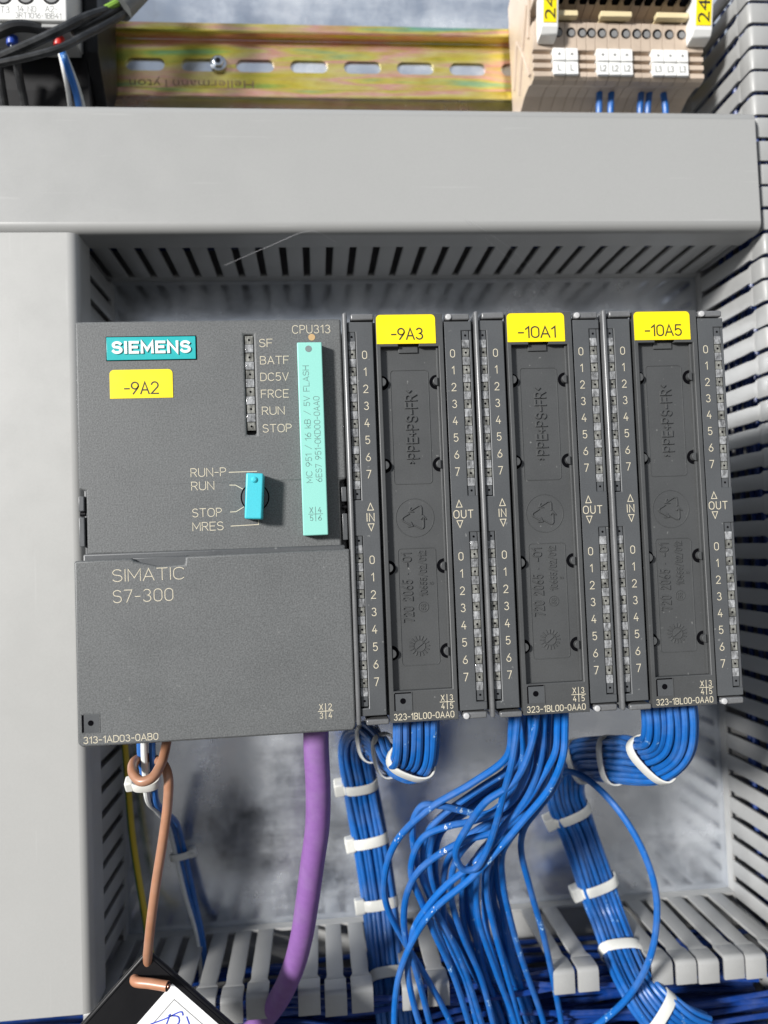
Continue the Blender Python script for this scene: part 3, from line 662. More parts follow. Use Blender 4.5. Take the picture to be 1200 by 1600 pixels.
# ------------------------------------------------------------------ I/O modules (built once, copied twice)
X0 = 81.1; YM = -136.0
MO = Vector((X0+19.5, -12, -123))
def build_module():
    root = empty('io_module', MO)
    g = lambda x: X0+x
    P = lambda poly: [(g(x), z) for x, z in poly]
    mb = MB(); mb.box(g(-.6), g(38.9), YM+8, -10.2, -122.5, -1.2); mb.build('housing', M['module'], root, MO, bevel=.4)
    # bright rounded side wall edge on the left
    mb = MB(); mb.box(g(-.9), g(.45), YM, YM+9, -123.4, -.3); mb.build('side_rib', M['rib'], root, MO, bevel=.6, seg=4)
    # LED panels left and right
    lp = [(.55, -3.0), (8.15, -3.0), (8.15, -120.9), (.55, -120.9), (.55, -118.6), (2.95, -118.6), (2.95, -67.6), (.55, -67.6), (.55, -56.9), (2.95, -56.9), (2.95, -6.1), (.55, -6.1)]
    mb = MB(); mb.prism(P(lp), YM+1.0, YM+7); pl_ = mb.build('led_panel', M['module'], root, MO, bevel=.25)
    rp = [(30.0, -3.2), (38.4, -3.2), (38.4, -6.1), (37.5, -6.1), (37.5, -56.6), (38.4, -56.6), (38.4, -67.6), (37.5, -67.6), (37.5, -118.5), (38.4, -118.5), (38.4, -120.9), (30.0, -120.9)]
    rp = [(30.0, -3.2), (38.4, -3.2), (38.4, -6.1), (35.2, -6.1), (35.2, -56.6), (38.4, -56.6), (38.4, -67.6), (35.2, -67.6), (35.2, -118.5), (38.4, -118.5), (38.4, -120.9), (30.0, -120.9)]
    mb = MB(); mb.prism(P(rp), YM+1.0, YM+7); pr_ = mb.build('led_panel', M['module'], root, MO, bevel=.25)
    mb = MB(); mb.box(g(37.75), g(38.45), YM+1.3, YM+7, -118.6, -6.0); mb.build('side_edge', M['module'], root, MO, bevel=.2)
    for x0, x1, zt, sd in ((.6, 2.85, -6.2, 1), (.6, 2.85, -67.7, 2), (35.3, 37.65, -6.2, 3), (35.3, 37.65, -67.7, 4)):
        led_strip(root, MO, g(x0), g(x1), YM+1.0, zt, 8, 5.28, None, sd)
    # top and bottom hinge bars
    for x0, x1, z0, z1 in ((1.6, 8.6, -2.6, -.6), (30.4, 38.0, -2.9, -.9), (2.0, 8.8, -123.6, -121.9), (31.0, 38.2, -123.4, -121.4)):
        mb = MB(); mb.box(g(x0), g(x1), YM+.6, YM+8, z0, z1); mb.build('hinge_bar', M['rib'], root, MO, bevel=.5, seg=3)
    for x, z in ((31.4, -2.0), (31.9, -122.4)):
        mb = MB(); mb.cyl((g(x), YM+.1, z), (0, 1, 0), .95, 2, 16); mb.build('hinge_pin', M['pin'], root, MO, bevel=.3, seg=3, curved=True)
    # wiring door: frame around a sunken field
    hole = [(10.35, -114.0), (28.05, -114.0), (28.05, -10.9), (22.0, -10.9), (22.0, -9.4), (15.7, -9.4), (15.7, -10.9), (10.35, -10.9)]
    mb = MB(); mb.prism_hole(P([(9.05, -.9), (29.5, -.9), (29.5, -123.2), (9.05, -123.2)]), [P(hole)], YM+.3, YM+3.4)
    dr_ = mb.build('wiring_door', M['door'], root, MO, bevel=.22)
    mb = MB(); mb.box(g(10.2), g(28.2), YM+2.5, YM+3.3, -114.1, -9.3); mb.build('sunken_field', M['door'], dr_, MO)
    mb = MB(); mb.box(g(27.35), g(28.0), YM+1.5, YM+2.5, -113.95, -11.0); mb.build('field_step', M['door'], dr_, MO, bevel=.15)
    mb = MB(); mb.box(g(15.9), g(21.8), YM+1.9, YM+2.6, -12.5, -10.4); mb.build('clip', M['door'], dr_, MO, bevel=.15)
    for z in (-21.5, -46.7, -77.5, -103.0):
        for x, s_ in ((10.38, 1), (27.3, -1)):
            a0, a1 = (-90, 90) if s_ > 0 else (90, 270)
            mb = MB(); mb.prism([(g(x)+2.25*math.cos(math.radians(t)), z+2.25*math.sin(math.radians(t))) for t in [a0+(a1-a0)*i/14 for i in range(15)]], YM+2.46, YM+2.6)
            h_ = mb.build('painted_snap_hole', M['deep'], dr_, MO)  # flat black half disc, the hole's darkness is only colour
            mb = MB(); mb.prism([(g(x)+1.3*math.cos(math.radians(t)), z+1.3*math.sin(math.radians(t))) for t in [a0+(a1-a0)*i/12 for i in range(13)]], YM+.7, YM+2.45)
            mb.build('snap_tab', M['door'], dr_, MO, bevel=.12)
    YF = YM+2.5; pl = face_place(g(0), YF, 0)
    mb = MB(); ribbon(mb, [(x, z) for x, z in rrect(13.1, 24.7, -52.4, -17.7, 1.0)]+[rrect(13.1, 24.7, -52.4, -17.7, 1.0)[0]], .34, pl, 0, .16)
    ribbon(mb, rrect(13.4, 24.8, -106.9, -71.9, 1.0)+[rrect(13.4, 24.8, -106.9, -71.9, 1.0)[0]], .34, pl, 0, .16)
    ribbon(mb, circ(18.95, -62.7, 5.8, 40)+[circ(18.95, -62.7, 5.8, 40)[0]], .3, pl, 0, .14)
    mb.build('moulded_outline', M['door'], dr_, MO)
    # recycling arrows
    mb = MB()
    for k_ in range(3):
        a = math.radians(120*k_+90)
        def rt(x, z): return (18.95+x*math.cos(a)-z*math.sin(a), -62.7+x*math.sin(a)+z*math.cos(a))
        ribbon(mb, [rt(*q) for q in ((-2.3, .1), (-3.3, -1.6), (-3.3, -2.2), (-2.7, -2.55), (.2, -2.55))], .5, pl, 0, .4)
        ribbon(mb, [rt(*q) for q in ((-.4, -1.85), (.55, -2.55), (-.4, -3.25))], .45, pl, 0, .41)
    mb.build('recycling_mark', M['door'], dr_, MO)
    mb = MB(); stroke_text(mb, '>PPE+PS-FR<', g(20.6), YF, -46.0, 3.1, .55, rot=90, relief=.5, width=22.0); mb.build('moulded_lettering', M['door'], dr_, MO)
    mb = MB(); stroke_text(mb, '720 2065', g(17.2), YF, -93.8, 2.9, .46, rot=90, relief=.42, width=12.4); stroke_text(mb, '-01', g(17.1), YF, -77.2, 2.5, .42, rot=90, relief=.42, width=4.0)
    stroke_text(mb, '.', g(16.2), YF, -79.6, 2, .4, rot=90, relief=.25)
    mb.build('moulded_lettering', M['door'], dr_, MO)
    mb = MB(); stroke_text(mb, '10655/02/012', g(21.6), YF, -86.2, 1.9, .38, rot=90, relief=.32, width=13.4); stroke_text(mb, '5', g(23.8), YF, -82.9, 1.1, .3, rot=90, relief=.18)
    ribbon(mb, circ(20.5, -89.6, 1.5, 20)+[circ(20.5, -89.6, 1.5, 20)[0]], .26, pl, 0, .18); stroke_text(mb, '58', g(21.1), YF, -90.5, 1.3, .26, rot=90, relief=.2)
    mb.build('moulded_lettering', M['door'], dr_, MO)
    # date wheel
    mb = MB()
    for k_ in range(16):
        a = math.radians(k_*22.5); ribbon(mb, [(18.8+r_*math.cos(a), -101.2+r_*math.sin(a)) for r_ in (2.15, 2.85)], .5, pl, 0, .25)
    ribbon(mb, circ(18.8, -101.2, 1.75, 24)+[circ(18.8, -101.2, 1.75, 24)[0]], .26, pl, 0, .2); ribbon(mb, [(17.9, -101.9), (19.7, -100.5)], .55, pl, 0, .3)
    mb.build('date_wheel', M['door'], dr_, MO)
    # little latch field with its hole
    mb = MB(); mb.prism(P(rrect(10.4, 15.6, -119.7, -114.5, .15)), YM+.24, YM+.32); mb.cur = 1
    mb.prism(P([(10.35, -119.7), (10.75, -119.7), (10.75, -114.4), (15.5, -114.4), (15.5, -114.75), (10.4, -114.75)][::1]), YM+.2, YM+.3); mb.cyl((g(13.0), YM+.16, -116.9), (0, 1, 0), .85, .1, 18)
    mb.build('latch', [M['module'], M['deep']], dr_, MO)
    mb = MB(); ribbon(mb, [(15.7, -114.5), (15.7, -119.9)], .25, face_place(g(0), YM+.3, 0), 0, .2); mb.build('latch_edge', M['door'], dr_, MO)
    mb = MB(); stroke_text(mb, '323-1BL00-0AA0', g(10.2), YM+.3, -122.4, 1.75, .21, width=17.9); mb.build('lettering', M['print'], dr_, MO)
    cross_mark(dr_, MO, g(26.2), -117.8, YM+.3, 'X', '3', '4', '5', 2.15, M['print'], .19)
    for pn, xx, word in ((pl_, 5.45, 'IN'), (pr_, 32.3, 'OUT')):
        for i in range(8):
            for z0 in (-13.1, -74.85):
                mb = MB(); stroke_text(mb, str(i), g(xx), YM+1.0, z0-i*5.16-1.15, 2.3, .22, align='C'); mb.build('lettering', M['print'], pn, MO)
        dx = .1 if word == 'IN' else .1
        mb = MB(); stroke_text(mb, '^', g(xx+dx), YM+1.0, -60.0, 2.2, .22, align='C', wd=1.0); mb.build('arrow_mark', M['print'], pn, MO)
        mb = MB(); stroke_text(mb, '_', g(xx+dx), YM+1.0, -66.2, 2.2, .22, align='C', wd=1.0); mb.build('arrow_mark', M['print'], pn, MO)
        mb = MB(); stroke_text(mb, word, g(xx+(0 if word == 'IN' else 1.3)), YM+1.0, -63.3, 2.3, .24, align='C', sp=.3); mb.build('lettering', M['print'], pn, MO)
    return root
mod0 = build_module()
mods = [mod0, copy_tree(mod0), copy_tree(mod0)]
for i, (txt, tw, lab) in enumerate((('-9A3', 9.4, 'narrow black input output module tagged -9A3, next to the controller'), ('-10A1', 11.6, 'narrow black input output module tagged -10A1, middle of three'), ('-10A5', 11.6, 'narrow black input output module tagged -10A5, at the right end'))):
    m_ = mods[i]; m_.location = (MO+Vector((40.15*i, 0, 0)))*S
    tag(m_, lab, 'module', 'input output modules')
    yellow_label(m_, MO, X0+9.2, X0+27.2, -10.1, -1.2, YM+.3, txt, h=3.3, tw=tw, dx=.3)

# ------------------------------------------------------------------ wires, bundles, ties
def wire(name, pts, r, mat, label, cat='wire', group=None, k=7, n=10, uv=False):
    pts = [Vector(p) for p in pts]; org = pts[0]
    mb = MB(); mb.tube(spline(pts, k), r, n)
    o = mb.build(name, mat, None, org, smooth=True); o.location = org*S
    tag(o, label, cat, group); return o
def W(*px): return [at(*p) for p in px]
def hexpack(rows):
    out = []
    for j, c in enumerate(rows):
        for i in range(c): out.append(((i-(c-1)/2)*2.2, (j-(len(rows)-1)/2)*1.95))
    return out
def bundle(ctrl, rows, r, label, group, seed, ups):
    """ctrl: path of the centre; ups: the direction of the flat side at each node; returns centre line and frames"""
    q = random.Random(seed); c = spline(W(*ctrl), 7); m = len(c); fr = []
    U_ = spline([Vector((math.cos(math.radians(a)), 0, -math.sin(math.radians(a)))) for a in ups], 7)
    for (t, _, _), u in zip(frames(c), U_):
        u = (u-t*u.dot(t)).normalized(); fr.append((t, u, t.cross(u)))
    for (u, v) in hexpack(rows):
        ph = q.uniform(0, 6.28); pts = []
        for i, (p, (t, a, b)) in enumerate(zip(c, fr)):
            s_ = i/(m-1); w1 = .35*math.sin(ph+s_*14); w2 = .35*math.cos(ph*1.7+s_*11)
            tw = .25*math.sin(s_*5+seed)
            uu, vv = u*math.cos(tw)-v*math.sin(tw), u*math.sin(tw)+v*math.cos(tw)
            pts.append(p+a*(uu+w1)+b*(vv+w2))
        org = pts[0]; mb = MB(); mb.tube(pts, r, 9); o = mb.build('blue_wire', M['blue2'], None, org, smooth=True); o.location = org*S
        tag(o, label, 'wire', group)
    return c, fr
def tie(c, fr, i, ru, rv, label, head_dir=None, width=4.4, tilt=0.0, hs=1.0):
    """a flat nylon band round the bundle at sample i, with its ratchet head"""
    p = c[i]; t, a, b = fr[i]
    if tilt: t = (t+a*tilt).normalized(); a = (a-t*a.dot(t)).normalized(); b = t.cross(a)
    N = 30; prof = [(-width/2, 0), (-width/2, .7), (width/2, .7), (width/2, 0)]
    root = empty('cable_tie', p); mb = MB()
    for k_ in range(N):
        th = 2*math.pi*k_/N
        e = 2.6; cc, ss = math.cos(th), math.sin(th)
        x = ru*math.copysign(abs(cc)**(2/e), cc); y = rv*math.copysign(abs(ss)**(2/e), ss); nx, ny = cc/ru, ss/rv; L_ = math.hypot(nx, ny); nx /= L_; ny /= L_
        for (s_, d) in prof: mb.v.append(p+a*(x+nx*d)+b*(y+ny*d)+t*s_)
    for k_ in range(N):
        j = (k_+1) % N
        for s_ in range(4): s2 = (s_+1) % 4; mb.face((k_*4+s_, k_*4+s2, j*4+s2, j*4+s_))
    mb.build('band', M['tie'], root, p, bevel=.25, curved=True)
    if head_dir is not None:
        h = Vector(head_dir); d = (a*h.x+b*h.y).normalized(); o_ = t.cross(d)
        ctr = p+a*(h.x*(ru+1.6*hs))+b*(h.y*(rv+1.6*hs)); mb = MB()
        bq = mb.add([ctr+(d*sx_*2.2+o_*sy_*2.9+t*sz_*3.0)*hs for sz_ in (-1, 1) for sy_ in (-1, 1) for sx_ in (-1, 1)])
        for q in ((0, 2, 3, 1), (4, 5, 7, 6), (0, 1, 5, 4), (2, 6, 7, 3), (0, 4, 6, 2), (1, 3, 7, 5)): mb.face([bq+i_ for i_ in q])
        mb.build('ratchet_head', M['tie'], root, p, bevel=.7, seg=3)
        mb = MB(); mb.tube([ctr+o_*2.6, ctr+o_*4.0], .9, 6); mb.build('cut_tail', M['tie'], root, p)
    tag(root, label, 'cable tie', 'white cable ties')
    return root
def nearest(c, px, py):
    best, bi = 1e9, 0
    for i, p in enumerate(c):
        d = p-CAM; z = d.dot(CF); x = 600+FPX*d.dot(CR)/z; y = 800-FPX*d.dot(CU)/z
        e_ = (x-px)**2+(y-py)**2
        if e_ < best: best, bi = e_, i
    return bi
WR = 1.13
# bundle of the first module
c, fr = bundle([(650, 1095, -122), (650, 1150, -122), (646, 1186, -118), (628, 1197, -107), (604, 1180, -90), (580, 1160, -70), (562, 1158, -50), (556, 1180, -35), (562, 1225, -27), (570, 1270, -24), (580, 1320, -24), (594, 1410, -25), (604, 1500, -32), (612, 1560, -42), (622, 1650, -46)],
               (6, 7, 6), WR, 'blue wire in the tied bundle below the module tagged -9A3', 'wires of the left bundle', 3, (0, 0, 15, 50, 80, 85, 60, 20, 0, 0, 0, 0, 0, 0, 0))
B1 = (c, fr)
tie(c, fr, nearest(c, 648, 1198), 7.2, 4.2, 'white cable tie round the front bend of the bundle below -9A3')
tie(c, fr, nearest(c, 606, 1180), 7.2, 4.2, 'white cable tie on the left bundle just behind its front bend')
tie(c, fr, nearest(c, 577, 1160), 7.2, 4.2, 'white cable tie half hidden under the controller corner on the left bundle')
tie(c, fr, nearest(c, 568, 1222), 7.2, 4.2, 'upper flat white cable tie on the hanging left bundle', (-1, 0))
tie(c, fr, nearest(c, 578, 1314), 7.2, 4.2, 'second flat white cable tie on the hanging left bundle, at mid height', (-1, 0))
tie(c, fr, nearest(c, 594, 1412), 7.2, 4.2, 'third flat white cable tie on the left bundle, above the slotted duct', (-1, 0))
tie(c, fr, nearest(c, 606, 1527), 7.2, 4.2, 'shaded lowest cable tie on the left bundle between the duct fingers')
# bundle of the third module
c, fr = bundle([(1040, 1080, -122), (1046, 1130, -122), (1042, 1166, -118), (1018, 1187, -109), (982, 1189, -93), (945, 1187, -73), (910, 1188, -54), (886, 1203, -39), (883, 1245, -30), (900, 1290, -26), (922, 1350, -27), (948, 1425, -28), (974, 1495, -44), (1000, 1548, -58), (1034, 1585, -62), (1090, 1612, -60)],
               (7, 8, 7), WR, 'blue wire in the tied bundle below the module tagged -10A5', 'wires of the right bundle', 8, (0, 0, 20, 55, 85, 90, 85, 45, 10, 0, 0, 0, 0, 0, 0, 0))
B3 = (c, fr)
tie(c, fr, nearest(c, 1018, 1192), 8.5, 4.3, 'white cable tie round the front bend of the bundle below -10A5')
tie(c, fr, nearest(c, 955, 1187), 8.5, 4.3, 'white cable tie on the sideways run of the right bundle')
tie(c, fr, nearest(c, 905, 1188), 8.5, 4.3, 'white cable tie at the shaded left end of the sideways run')
tie(c, fr, nearest(c, 893, 1268), 8.5, 4.3, 'upper white cable tie with square head on the sloping right bundle', (-1, 0))
tie(c, fr, nearest(c, 934, 1387), 8.5, 4.3, 'second white cable tie with square head on the sloping right bundle', (-1, 0))
tie(c, fr, nearest(c, 972, 1485), 8.5, 4.3, 'third white cable tie on the sloping right bundle above the duct')
tie(c, fr, nearest(c, 1030, 1583), 8.5, 4.3, 'lowest white cable tie on the right bundle, at the bottom edge')
# loose wires of the middle module
def dep(py): 
    K = ((1090, -120), (1180, -117), (1250, -109), (1320, -100), (1400, -90), (1500, -77), (1560, -70), (1620, -64))
    for (a, b), (c_, d) in zip(K, K[1:]):
        if py <= c_: return b+(d-b)*max(0, (py-a))/(c_-a)
    return -64
loose = [
 (0, [(883, 1105), (883, 1135), (880, 1180), (859, 1231), (820, 1279), (784, 1321), (736, 1372), (679, 1420), (649, 1462), (625, 1519), (617, 1570), (616, 1640)]),
 (3, [(871, 1105), (871, 1135), (868, 1174), (844, 1219), (820, 1255), (790, 1288), (772, 1315), (742, 1348), (700, 1381), (670, 1414), (646, 1453), (637, 1510), (643, 1555), (661, 1620)]),
 (-2, [(808, 1105), (808, 1135), (799, 1195), (787, 1240), (775, 1288), (760, 1330), (742, 1357), (724, 1358), (712, 1332), (733, 1288), (760, 1252), (796, 1228), (817, 1200), (836, 1140), (838, 1105)]),
 (5, [(828, 1105), (828, 1135), (826, 1180), (808, 1240), (784, 1264), (742, 1282), (700, 1291), (664, 1306), (646, 1336), (643, 1369), (658, 1408), (679, 1459), (709, 1525), (742, 1630)]),
 (3, [(850, 1105), (849, 1135), (844, 1190), (820, 1252), (775, 1298), (730, 1312), (694, 1330), (655, 1360), (637, 1393), (631, 1429), (634, 1468), (646, 1504), (658, 1546), (679, 1630)]),
 (9, [(820, 1105), (818, 1135), (815, 1200), (790, 1250), (760, 1272), (720, 1266), (690, 1259), (662, 1258), (647, 1278), (645, 1310), (655, 1360), (680, 1420), (720, 1500), (762, 1630)]),
 (8, [(799, 1105), (799, 1140), (792, 1182), (740, 1222), (670, 1264), (619, 1315), (601, 1370), (604, 1414), (630, 1468), (662, 1520), (705, 1600), (720, 1640)]),
 (13, [(812, 1105), (810, 1140), (800, 1195), (745, 1235), (690, 1275), (668, 1300), (660, 1350), (675, 1410), (705, 1480), (740, 1560), (765, 1640)]),
 (12, [(858, 1105), (857, 1140), (850, 1200), (825, 1250), (780, 1282), (740, 1310), (712, 1345), (705, 1400), (722, 1460), (752, 1530), (780, 1640)]),
 (14, [(864, 1105), (863, 1140), (855, 1205), (830, 1260), (790, 1300), (757, 1335), (745, 1380), (748, 1435), (772, 1510), (805, 1600), (815, 1650)]),
 (16, [(842, 1105), (841, 1140), (836, 1210), (815, 1270), (785, 1310), (764, 1345), (760, 1390), (772, 1450), (796, 1540), (822, 1640)]),
 (20, [(877, 1105), (876, 1140), (866, 1210), (838, 1265), (805, 1300), (786, 1330), (786, 1380), (796, 1430), (814, 1495), (850, 1600), (860, 1650)]),
 (22, [(833, 1105), (832, 1140), (822, 1210), (800, 1270), (760, 1320), (728, 1365), (722, 1420), (735, 1480), (770, 1560), (800, 1640)]),
 (25, [(846, 1105), (845, 1140), (838, 1210), (812, 1280), (778, 1335), (765, 1390), (776, 1460), (805, 1540), (838, 1640)]),
 (24, [(816, 1105), (814, 1150), (790, 1225), (735, 1265), (690, 1300), (680, 1350), (690, 1410), (725, 1490), (775, 1590), (790, 1640)]),
 (18, [(880, 1105), (880, 1160), (868, 1225), (840, 1265), (820, 1292), (814, 1325), (829, 1390), (850, 1465), (865, 1534), (879, 1610), (884, 1650)]),
]
q_ = random.Random(5)
for b_ in (7, 8, 9, 10, 11, 12, 13, 14, 9, 11, 13):
    off, P = loose[b_]; dx = q_.choice((-1, 1))*q_.uniform(7, 17); w_ = q_.uniform(.2, 1)
    loose.append((off+q_.uniform(3, 9), [(x+(dx*w_ if i > 1 else dx*.25)+(dx*.8 if i > len(P)-4 else 0), y) for i, (x, y) in enumerate(P)]))
special = {0: 'longest loose blue wire, sweeping in front from the middle module to the left', 2: 'blue wire bent into a hairpin loop in the loose fan',
           6: 'outermost left loose blue wire, touching the left bundle', 15: 'lone blue wire dropping right of the loose fan', 5: 'loose blue wire with a short upper hump at the left of the fan'}
PRINT = {5: ((716, 1266, '1 6'),), 0: ((786, 1319, '-'), (680, 1419, '- 1')), 6: ((622, 1310, '1 - 1'),), 4: ((696, 1329, '1 6'),), 1: ((742, 1348, '- -'),), 3: ((702, 1291, '6 1'),)}
for n_, (off, P) in enumerate(loose):
    pts = [at(x, y, min(-14, dep(y)+off*(min(1, (y-1090)/120)*.8+.2))) for x, y in P]
    wname = wire('blue_wire', pts, 1.2, M['blue'], special.get(n_, 'loose blue wire fanning out below the module tagged -10A1'), 'wire', 'loose wires of the middle module')
    for px, py, txt in PRINT.get(n_, ()):                     # worn white print on the insulation
        c = spline(pts, 7); i = nearest(c, px, py); p_ = c[i]; t_ = (c[i+1]-c[i-1]).normalized()
        if t_.dot(CR) < 0: t_ = -t_
        n0 = (CAM-p_); n0 = (n0-t_*n0.dot(t_)).normalized(); b0_ = t_.cross(n0)*-1
        if b0_.dot(CU) < 0: b0_ = -b0_
        mb = MB(); hh = 1.35; u0 = -text_width(txt, hh, .25, 1)/2
        for ch in txt:
            gw, lines = GL[ch]
            for ln in lines:
                ribbon(mb, [(u0+a*hh, b*hh) for a, b in ln], .24, lambda u, v, d: p_+t_*u+(n0*math.cos((v-hh/2)/1.2)+b0_*math.sin((v-hh/2)/1.2))*(1.2+.03), 0)
            u0 += gw*hh+.25*hh
        o_ = mb.build('printing', M['whitewire'], wname, pts[0])
wire('blue_wire', W((868, 1228, -52), (885, 1206, -58), (915, 1216, -66), (960, 1258, -76), (1000, 1320, -82), (1024, 1390, -84), (1024, 1460, -80), (1008, 1515, -74), (975, 1565, -64), (935, 1600, -56), (900, 1625, -50)), 1.25, M['blue'],
     'single blue wire making a wide arc in front of the right bundle')
# purple bus cable
wire('bus_cable', W((494, 1120, -112), (494, 1165, -111), (497, 1230, -108), (496, 1290, -103), (488, 1350, -97), (480, 1410, -90), (472, 1460, -82), (459, 1510, -72), (436, 1560, -60), (405, 1600, -48), (360, 1640, -38)), 4.1, M['purple'],
     'thick purple bus cable hanging from the controller into the bottom duct', 'cable', n=24, k=9)
# brown solid wire with its loop
YB = -118
wire('brown_wire', W((262, 1150, YB+4), (258, 1172, YB+2), (252, 1193, YB-2), (238, 1215, YB-5), (221, 1221, YB-5), (208, 1208, YB-2), (210, 1190, YB+4), (226, 1184, YB+9), (245, 1188, YB+7), (258, 1199, YB+1), (263, 1217, YB-1), (262, 1255, YB), (255, 1310, YB+1), (244, 1380, YB+4), (236, 1440, YB+7), (231, 1488, YB+12), (228, 1515, YB+17), (216, 1528, YB+16)), 1.5, M['brown'],
     'stiff brown wire looped round the blue wires, holding the black tag', 'wire', n=14)
# thin wires under the controller
for mt, P, lab in ((M['blue'], [(219, 1140, -112), (219, 1175, -112), (224, 1210, -111), (231, 1245, -106), (250, 1265, -80), (270, 1290, -30), (280, 1330, -8), (296, 1400, -8), (312, 1460, -12), (318, 1510, -22), (320, 1560, -32)], 'left blue wire of the short bunch under the controller corner'),
                   (M['whitewire'], [(225, 1140, -114), (225, 1175, -114), (227, 1210, -113), (230, 1245, -107), (247, 1268, -80), (264, 1292, -30), (274, 1332, -8.5), (290, 1400, -8.5), (308, 1460, -12), (314, 1510, -22), (316, 1560, -32)], 'white wire in the short bunch under the controller corner'),
                   (M['blue'], [(238, 1140, -112), (238, 1175, -112), (240, 1210, -111), (243, 1248, -105), (258, 1268, -80), (278, 1290, -30), (288, 1328, -8), (303, 1398, -8), (316, 1460, -12), (322, 1510, -22), (324, 1560, -32)], 'right blue wire of the short bunch under the controller corner')):
    wire('thin_wire', W(*P), 1.05, mt, lab)
c = spline(W((222, 1205, -113), (228, 1222, -111), (231, 1240, -108)), 5); tie(c, frames(c), 5, 3.9, 2.3, 'small white cable tie behind the loop of the brown wire', (-1, 0), 3.0, hs=.65)
c = spline(W((273, 1295, -9), (281, 1328, -8), (290, 1370, -8)), 5); tie(c, frames(c), 6, 4.2, 2.2, 'small white cable tie with head, close to the steel plate', (1, 0), 3.0, hs=.65)
ew = wire('earth_wire', W((190, 1120, -10), (195, 1165, -10), (200, 1230, -10), (206, 1300, -10), (216, 1370, -11), (226, 1430, -14), (236, 1500, -26), (240, 1560, -38)), 1.5, M['earth'], 'yellow and green earth wire in the shade beside the left duct')
uvl = ew.data.uv_layers.new(name='UVMap')
for pol in ew.data.polygons:
    a = [i for i in pol.vertices if i < len(ew.data.vertices)]
    kx = (min(v % 10 for v in a) if max(v % 10 for v in a)-min(v % 10 for v in a) < 5 else 9)
    for li in pol.loop_indices: uvl.data[li].uv = ((((kx+2) % 10)+.5)/10, .5)

# ------------------------------------------------------------------ hanging tag
YT = -104
A0 = at(229, 1485, YT); e1 = (at(350, 1591, YT)-A0).normalized(); e2 = Vector((-e1.z*-1, 0, 0)); e2 = Vector((e1.z, 0, -e1.x))
tg = empty('hanging_tag', A0); tag(tg, 'black tag holder with white paper slip, hung by the brown wire', 'tag')
def tp(a, b, y=0): v = A0+e1*a+e2*b; return (v.x, v.z)
mb = MB(); mb.prism([tp(0, 0), tp(64, 0), tp(64, 40), tp(0, 40)], YT, YT+2.4); mb.build('frame', M['black'], tg, A0, bevel=.8, seg=3)
mb = MB()
for a_, b_ in (((.9, 1.0), (63, 1.0)), ((.9, 1.0), (.9, 39))):
    q0, q1 = tp(*a_), tp(*b_); ribbon(mb, [q0, q1], .5, face_place(0, YT, 0), 0, .3)
mb.build('frame_ridge', M['black'], tg, A0)
mb = MB(); mb.prism([tp(13.4, 2.4), tp(62, 2.4), tp(62, 37), tp(13.4, 37)], YT-.22, YT-.05); pp = mb.build('paper_slip', M['paper'], tg, A0)
mb = MB(); pl = face_place(0, YT-.22, 0)
sq = [tp(17.2, 5.6), tp(58, 5.6), tp(58, 33), tp(17.2, 33)]; ribbon(mb, sq+[sq[0]], .3, pl, .04); mb.build('printed_box', M['greyink'], pp, A0)
mb = MB()
for st_ in ([(236, 1599), (258, 1591), (284, 1580), (286, 1585)], [(266, 1584), (258, 1606)], [(264, 1586), (279, 1588), (279, 1598), (262, 1603)], [(292, 1588), (297, 1602)]):
    ribbon(mb, [(v.x, v.y) for v in spline([Vector((at(x, y, YT).x, at(x, y, YT).z, 0)) for x, y in st_], 5)], .42, pl, .07+.02*len(st_))
mb.build('handwriting', M['bluepen'], pp, A0)
c0 = at(211, 1533, YT-1.2); c1 = at(262, 1541, YT-5.5)
mb = MB(); mb.tube(spline([c0+Vector((-.4, 3.4, 0)), c0, c0.lerp(c1, .5)+Vector((0, -.3, .2)), c1], 6), 1.6, 14)
st = mb.build('wire_stub', M['brown'], tg, A0, smooth=True)
ax = (c1-c0).normalized(); mb = MB(); mb.cyl(c1, ax, 1.45, .06, 16); mb.cur = 1; mb.cyl(c1+ax*.06, ax, .85, .5, 14); mb.build('wire_end', [M['black'], M['copper']], st, A0, smooth=True)

# ------------------------------------------------------------------ DIN rail at the top
RZ, RX0, RX1 = 176.4, -62.0, 258.0; RC = RZ-17.5
rail = empty('din_rail', (100, 0, RC)); RO = Vector((100, 0, RC)); tag(rail, 'iridescent yellow chromated slotted rail across the top', 'rail')
def hat(z0, sgn):
    # lip, wall and inner fold of one half of the hat section as a thin shell, (y,z)
    P_ = [(-7.5, 17.5), (-7.5, 13.9), (-6.9, 13.3), (-1.4, 13.3)]
    o_ = [(-6.4, 17.5), (-6.4, 14.6), (-6.0, 14.4), (-.3, 14.4)]
    return [(y, z0+sgn*z) for y, z in P_]+[(y, z0+sgn*z) for y, z in o_[::-1]]
mb = MB(); mb.prism(hat(RC, 1), RX0, RX1, 'X'); mb.prism(hat(RC, -1), RX0, RX1, 'X'); mb.build('lips', M['chrom'], rail, RO, bevel=.3)
mb = MB(); sl = 9.1; sh = 3.1; yf = -1.4
x = 74.4-25.7*5.5
def slot(cx, n=8): return [(cx+(sl-sh)*s_+sh*math.cos(math.radians(t)), RC+1.0+sh*math.sin(math.radians(t))) for s_, t in [(1, -90+180*i/n) for i in range(n+1)]+[(-1, 90+180*i/n) for i in range(n+1)]]
